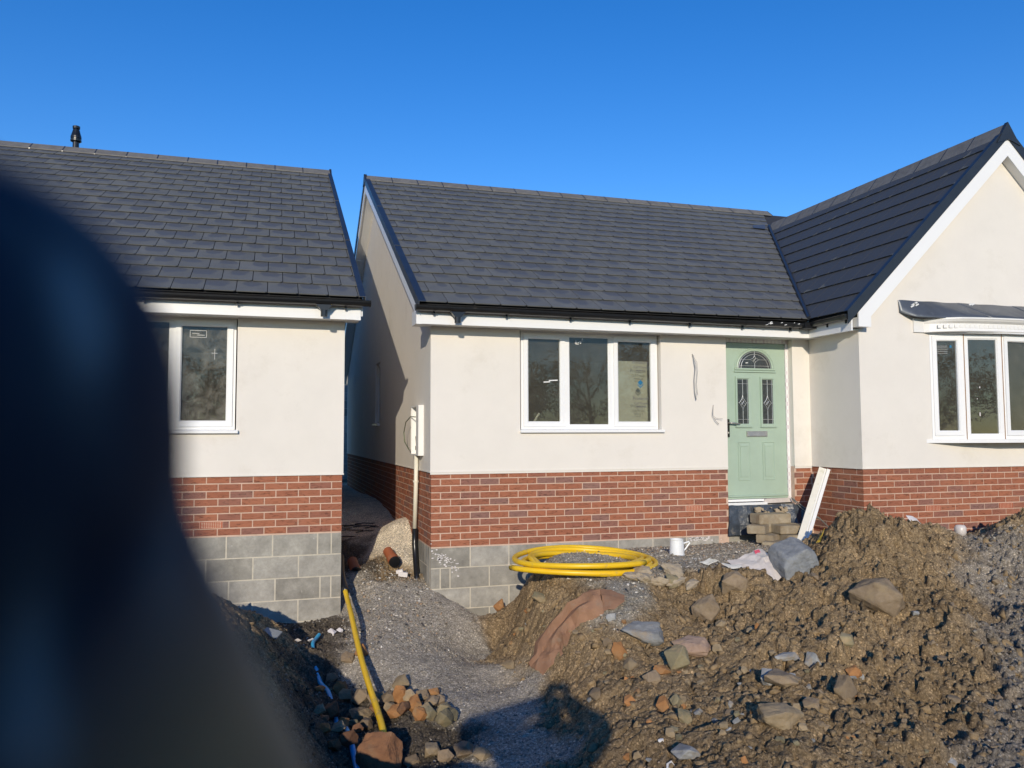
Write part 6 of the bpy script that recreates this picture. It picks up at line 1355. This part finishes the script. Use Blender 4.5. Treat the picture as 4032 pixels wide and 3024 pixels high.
for i in range(22):
    x, y = -16+2.1*i+random.uniform(-.6, .6), -22.5-random.uniform(0, 3); ev = i % 3 != 1
    t = empty('evergreen_tree' if ev else 'bare_tree', (x, y, -.15), ('dark evergreen' if ev else 'bare winter')+' tree behind the photographer, seen only mirrored in the windows', 'tree', 'trees across the lane'); t.rotation_euler = (0, 0, i*1.3)
    s = random.uniform(.85, 1.0); t.scale = (s*1.3, s*1.3, s*1.33)
    for nm, me in zip(('trunk', 'crown'), EM[i % 2] if ev else TM[i % 3]): o = bpy.data.objects.new(nm, me); COL.objects.link(o); o.parent = t

# ------------------------------------------------------------------ the photographer, whose gloved fingers cover the lens at the left
CAMV = Vector((0, 0, CZ)); cs = lambda x, y, d: CAMV+RT*x*.01+UP*y*.01+FW*d*.01     # centimetres right, up and ahead of the lens
def limb(b, pts, rad, n=14):
    P = [Vector(p) for p in pts]; b.tube(P, rad, n, cap=True)
    for p, r_ in ((P[0], rad[0]), (P[-1], rad[-1])):
        bm = bmesh.new(); bmesh.ops.create_icosphere(bm, subdivisions=3, radius=r_); bm.verts.ensure_lookup_table(); b.add([p+v.co for v in bm.verts], [tuple(v.index for v in f.verts) for f in bm.faces]); bm.free()
    for p, r_ in zip(P[1:-1], rad[1:-1]):
        bm = bmesh.new(); bmesh.ops.create_icosphere(bm, subdivisions=2, radius=r_); b.add([p+v.co for v in bm.verts], [tuple(v.index for v in f.verts) for f in bm.faces]); bm.free()
def remesh(o, size, sm):
    m_ = o.modifiers.new('skin', 'REMESH'); m_.mode = 'VOXEL'; m_.voxel_size = size; m_.use_smooth_shade = True
    s_ = o.modifiers.new('smooth', 'SMOOTH'); s_.iterations = sm; s_.factor = .5
bx, by = -.20, -.40; fz = gz(bx, by); hd = Vector((bx+.06, by+.06, 1.15))
b = MB()
for k in (-1, 1):
    limb(b, [(bx+k*.13, by, fz+.05), (bx+k*.13, by+.02, fz+.45), (bx+k*.12, by, fz+.85)], [.06, .07, .10]); limb(b, [(bx+k*.14, by-.05, fz+.045), (bx+k*.15, by+.16, fz+.04)], [.045, .04])
    limb(b, [(bx+k*.1, by, fz+.65), (bx+k*.1, by, fz+1.0), (bx+k*.12, by+.01, .84)], [.17, .17, .17])
limb(b, [(bx-.25, by, .97), (bx, by, .98), (bx+.25, by, .97)], [.12, .14, .12])
limb(b, [(bx, by+.02, .95), hd], [.08, .075]); limb(b, [hd+Vector((0, 0, -.03)), hd+Vector((0, -.01, .04))], [.092, .10]); limb(b, [hd+Vector((0, .092, -.005)), hd+Vector((0, .097, -.03))], [.014, .017])
wl, wr_ = cs(-7.0, -12.5, -4.0), cs(11.5, -11, -3.5)
limb(b, [(bx-.27, by, .97), (bx-.50, by+.15, 1.04), wl], [.115, .115, .06]); limb(b, [(bx+.27, by, .97), (bx+.42, by+.18, 1.0), wr_], [.115, .11, .06])
person = b.build('person', MT['cloth']); remesh(person, .014, 6); tag(person, 'photographer in dark winter clothes, blurred navy gloved fingers covering the left of the view', 'person')
def glove(nm, tips, palm, wrist):
    b = MB(); limb(b, [wrist, palm], [.036, .030]); 
    for pts, rad in tips: limb(b, pts, rad, 16)
    o = b.build(nm, MT['glove'], person); remesh(o, .0016, 8); return o
def m_glove():
    m, nt, p, N, L = nodes('navy_glove'); v = pos(nt)
    c = ramp(nt, noise(nt, 1, 1, .4, pos(nt, (170, 170, 75)), .6), [(.34, (.003, .006, .022)), (.46, (.016, .026, .045)), (.55, (.05, .064, .076)), (.64, (.19, .23, .235))])  # pale streaks put highlights and a soft sheen into the colour
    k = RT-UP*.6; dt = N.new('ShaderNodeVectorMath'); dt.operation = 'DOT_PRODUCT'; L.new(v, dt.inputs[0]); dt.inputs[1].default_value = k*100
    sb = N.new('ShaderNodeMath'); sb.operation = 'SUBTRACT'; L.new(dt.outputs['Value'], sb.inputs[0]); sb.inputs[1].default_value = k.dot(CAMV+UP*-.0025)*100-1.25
    c = mix(nt, ramp(nt, sb.outputs[0], [(.15, 0.), (.85, .8)]), c, (.66, .29, .10))  # warm bounce from the ground painted as brown towards the lower right
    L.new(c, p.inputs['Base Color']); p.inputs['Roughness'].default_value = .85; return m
MT['glove'] = m_glove()
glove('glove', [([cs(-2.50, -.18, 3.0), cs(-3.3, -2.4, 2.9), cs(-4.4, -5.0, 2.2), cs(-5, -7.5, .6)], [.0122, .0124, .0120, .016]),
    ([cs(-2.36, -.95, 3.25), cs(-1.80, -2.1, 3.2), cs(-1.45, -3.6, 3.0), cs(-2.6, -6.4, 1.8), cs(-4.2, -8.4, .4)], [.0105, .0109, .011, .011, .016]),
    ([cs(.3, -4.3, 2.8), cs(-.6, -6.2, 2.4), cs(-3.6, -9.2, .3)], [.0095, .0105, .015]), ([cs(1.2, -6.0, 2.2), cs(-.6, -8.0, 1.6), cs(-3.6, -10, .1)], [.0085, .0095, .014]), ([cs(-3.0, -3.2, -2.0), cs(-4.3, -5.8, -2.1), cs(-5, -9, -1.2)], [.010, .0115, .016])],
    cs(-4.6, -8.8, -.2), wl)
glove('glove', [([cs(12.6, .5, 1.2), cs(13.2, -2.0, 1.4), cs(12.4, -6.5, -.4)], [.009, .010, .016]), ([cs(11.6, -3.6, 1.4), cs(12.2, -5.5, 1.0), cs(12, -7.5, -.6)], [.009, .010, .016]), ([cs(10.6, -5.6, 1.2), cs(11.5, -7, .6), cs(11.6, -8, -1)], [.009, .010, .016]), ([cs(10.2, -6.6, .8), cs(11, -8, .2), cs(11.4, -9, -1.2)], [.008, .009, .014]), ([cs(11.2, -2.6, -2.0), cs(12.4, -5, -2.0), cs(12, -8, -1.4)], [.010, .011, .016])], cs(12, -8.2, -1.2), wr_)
b = MB(); b.obox(cs(5.2, -1.6, -.75), RT, UP, FW, .0735, .0357, .0036); ph = b.build('phone', MT['black_plastic']); tag(ph, 'black phone held up in gloved hands taking the picture, out of view', 'phone')
b = MB(); b.obox(cs(5.2, -1.6, -1.125), RT, UP, FW, .0705, .0330, .0002); b.build('screen', MT['door_glass'], ph)
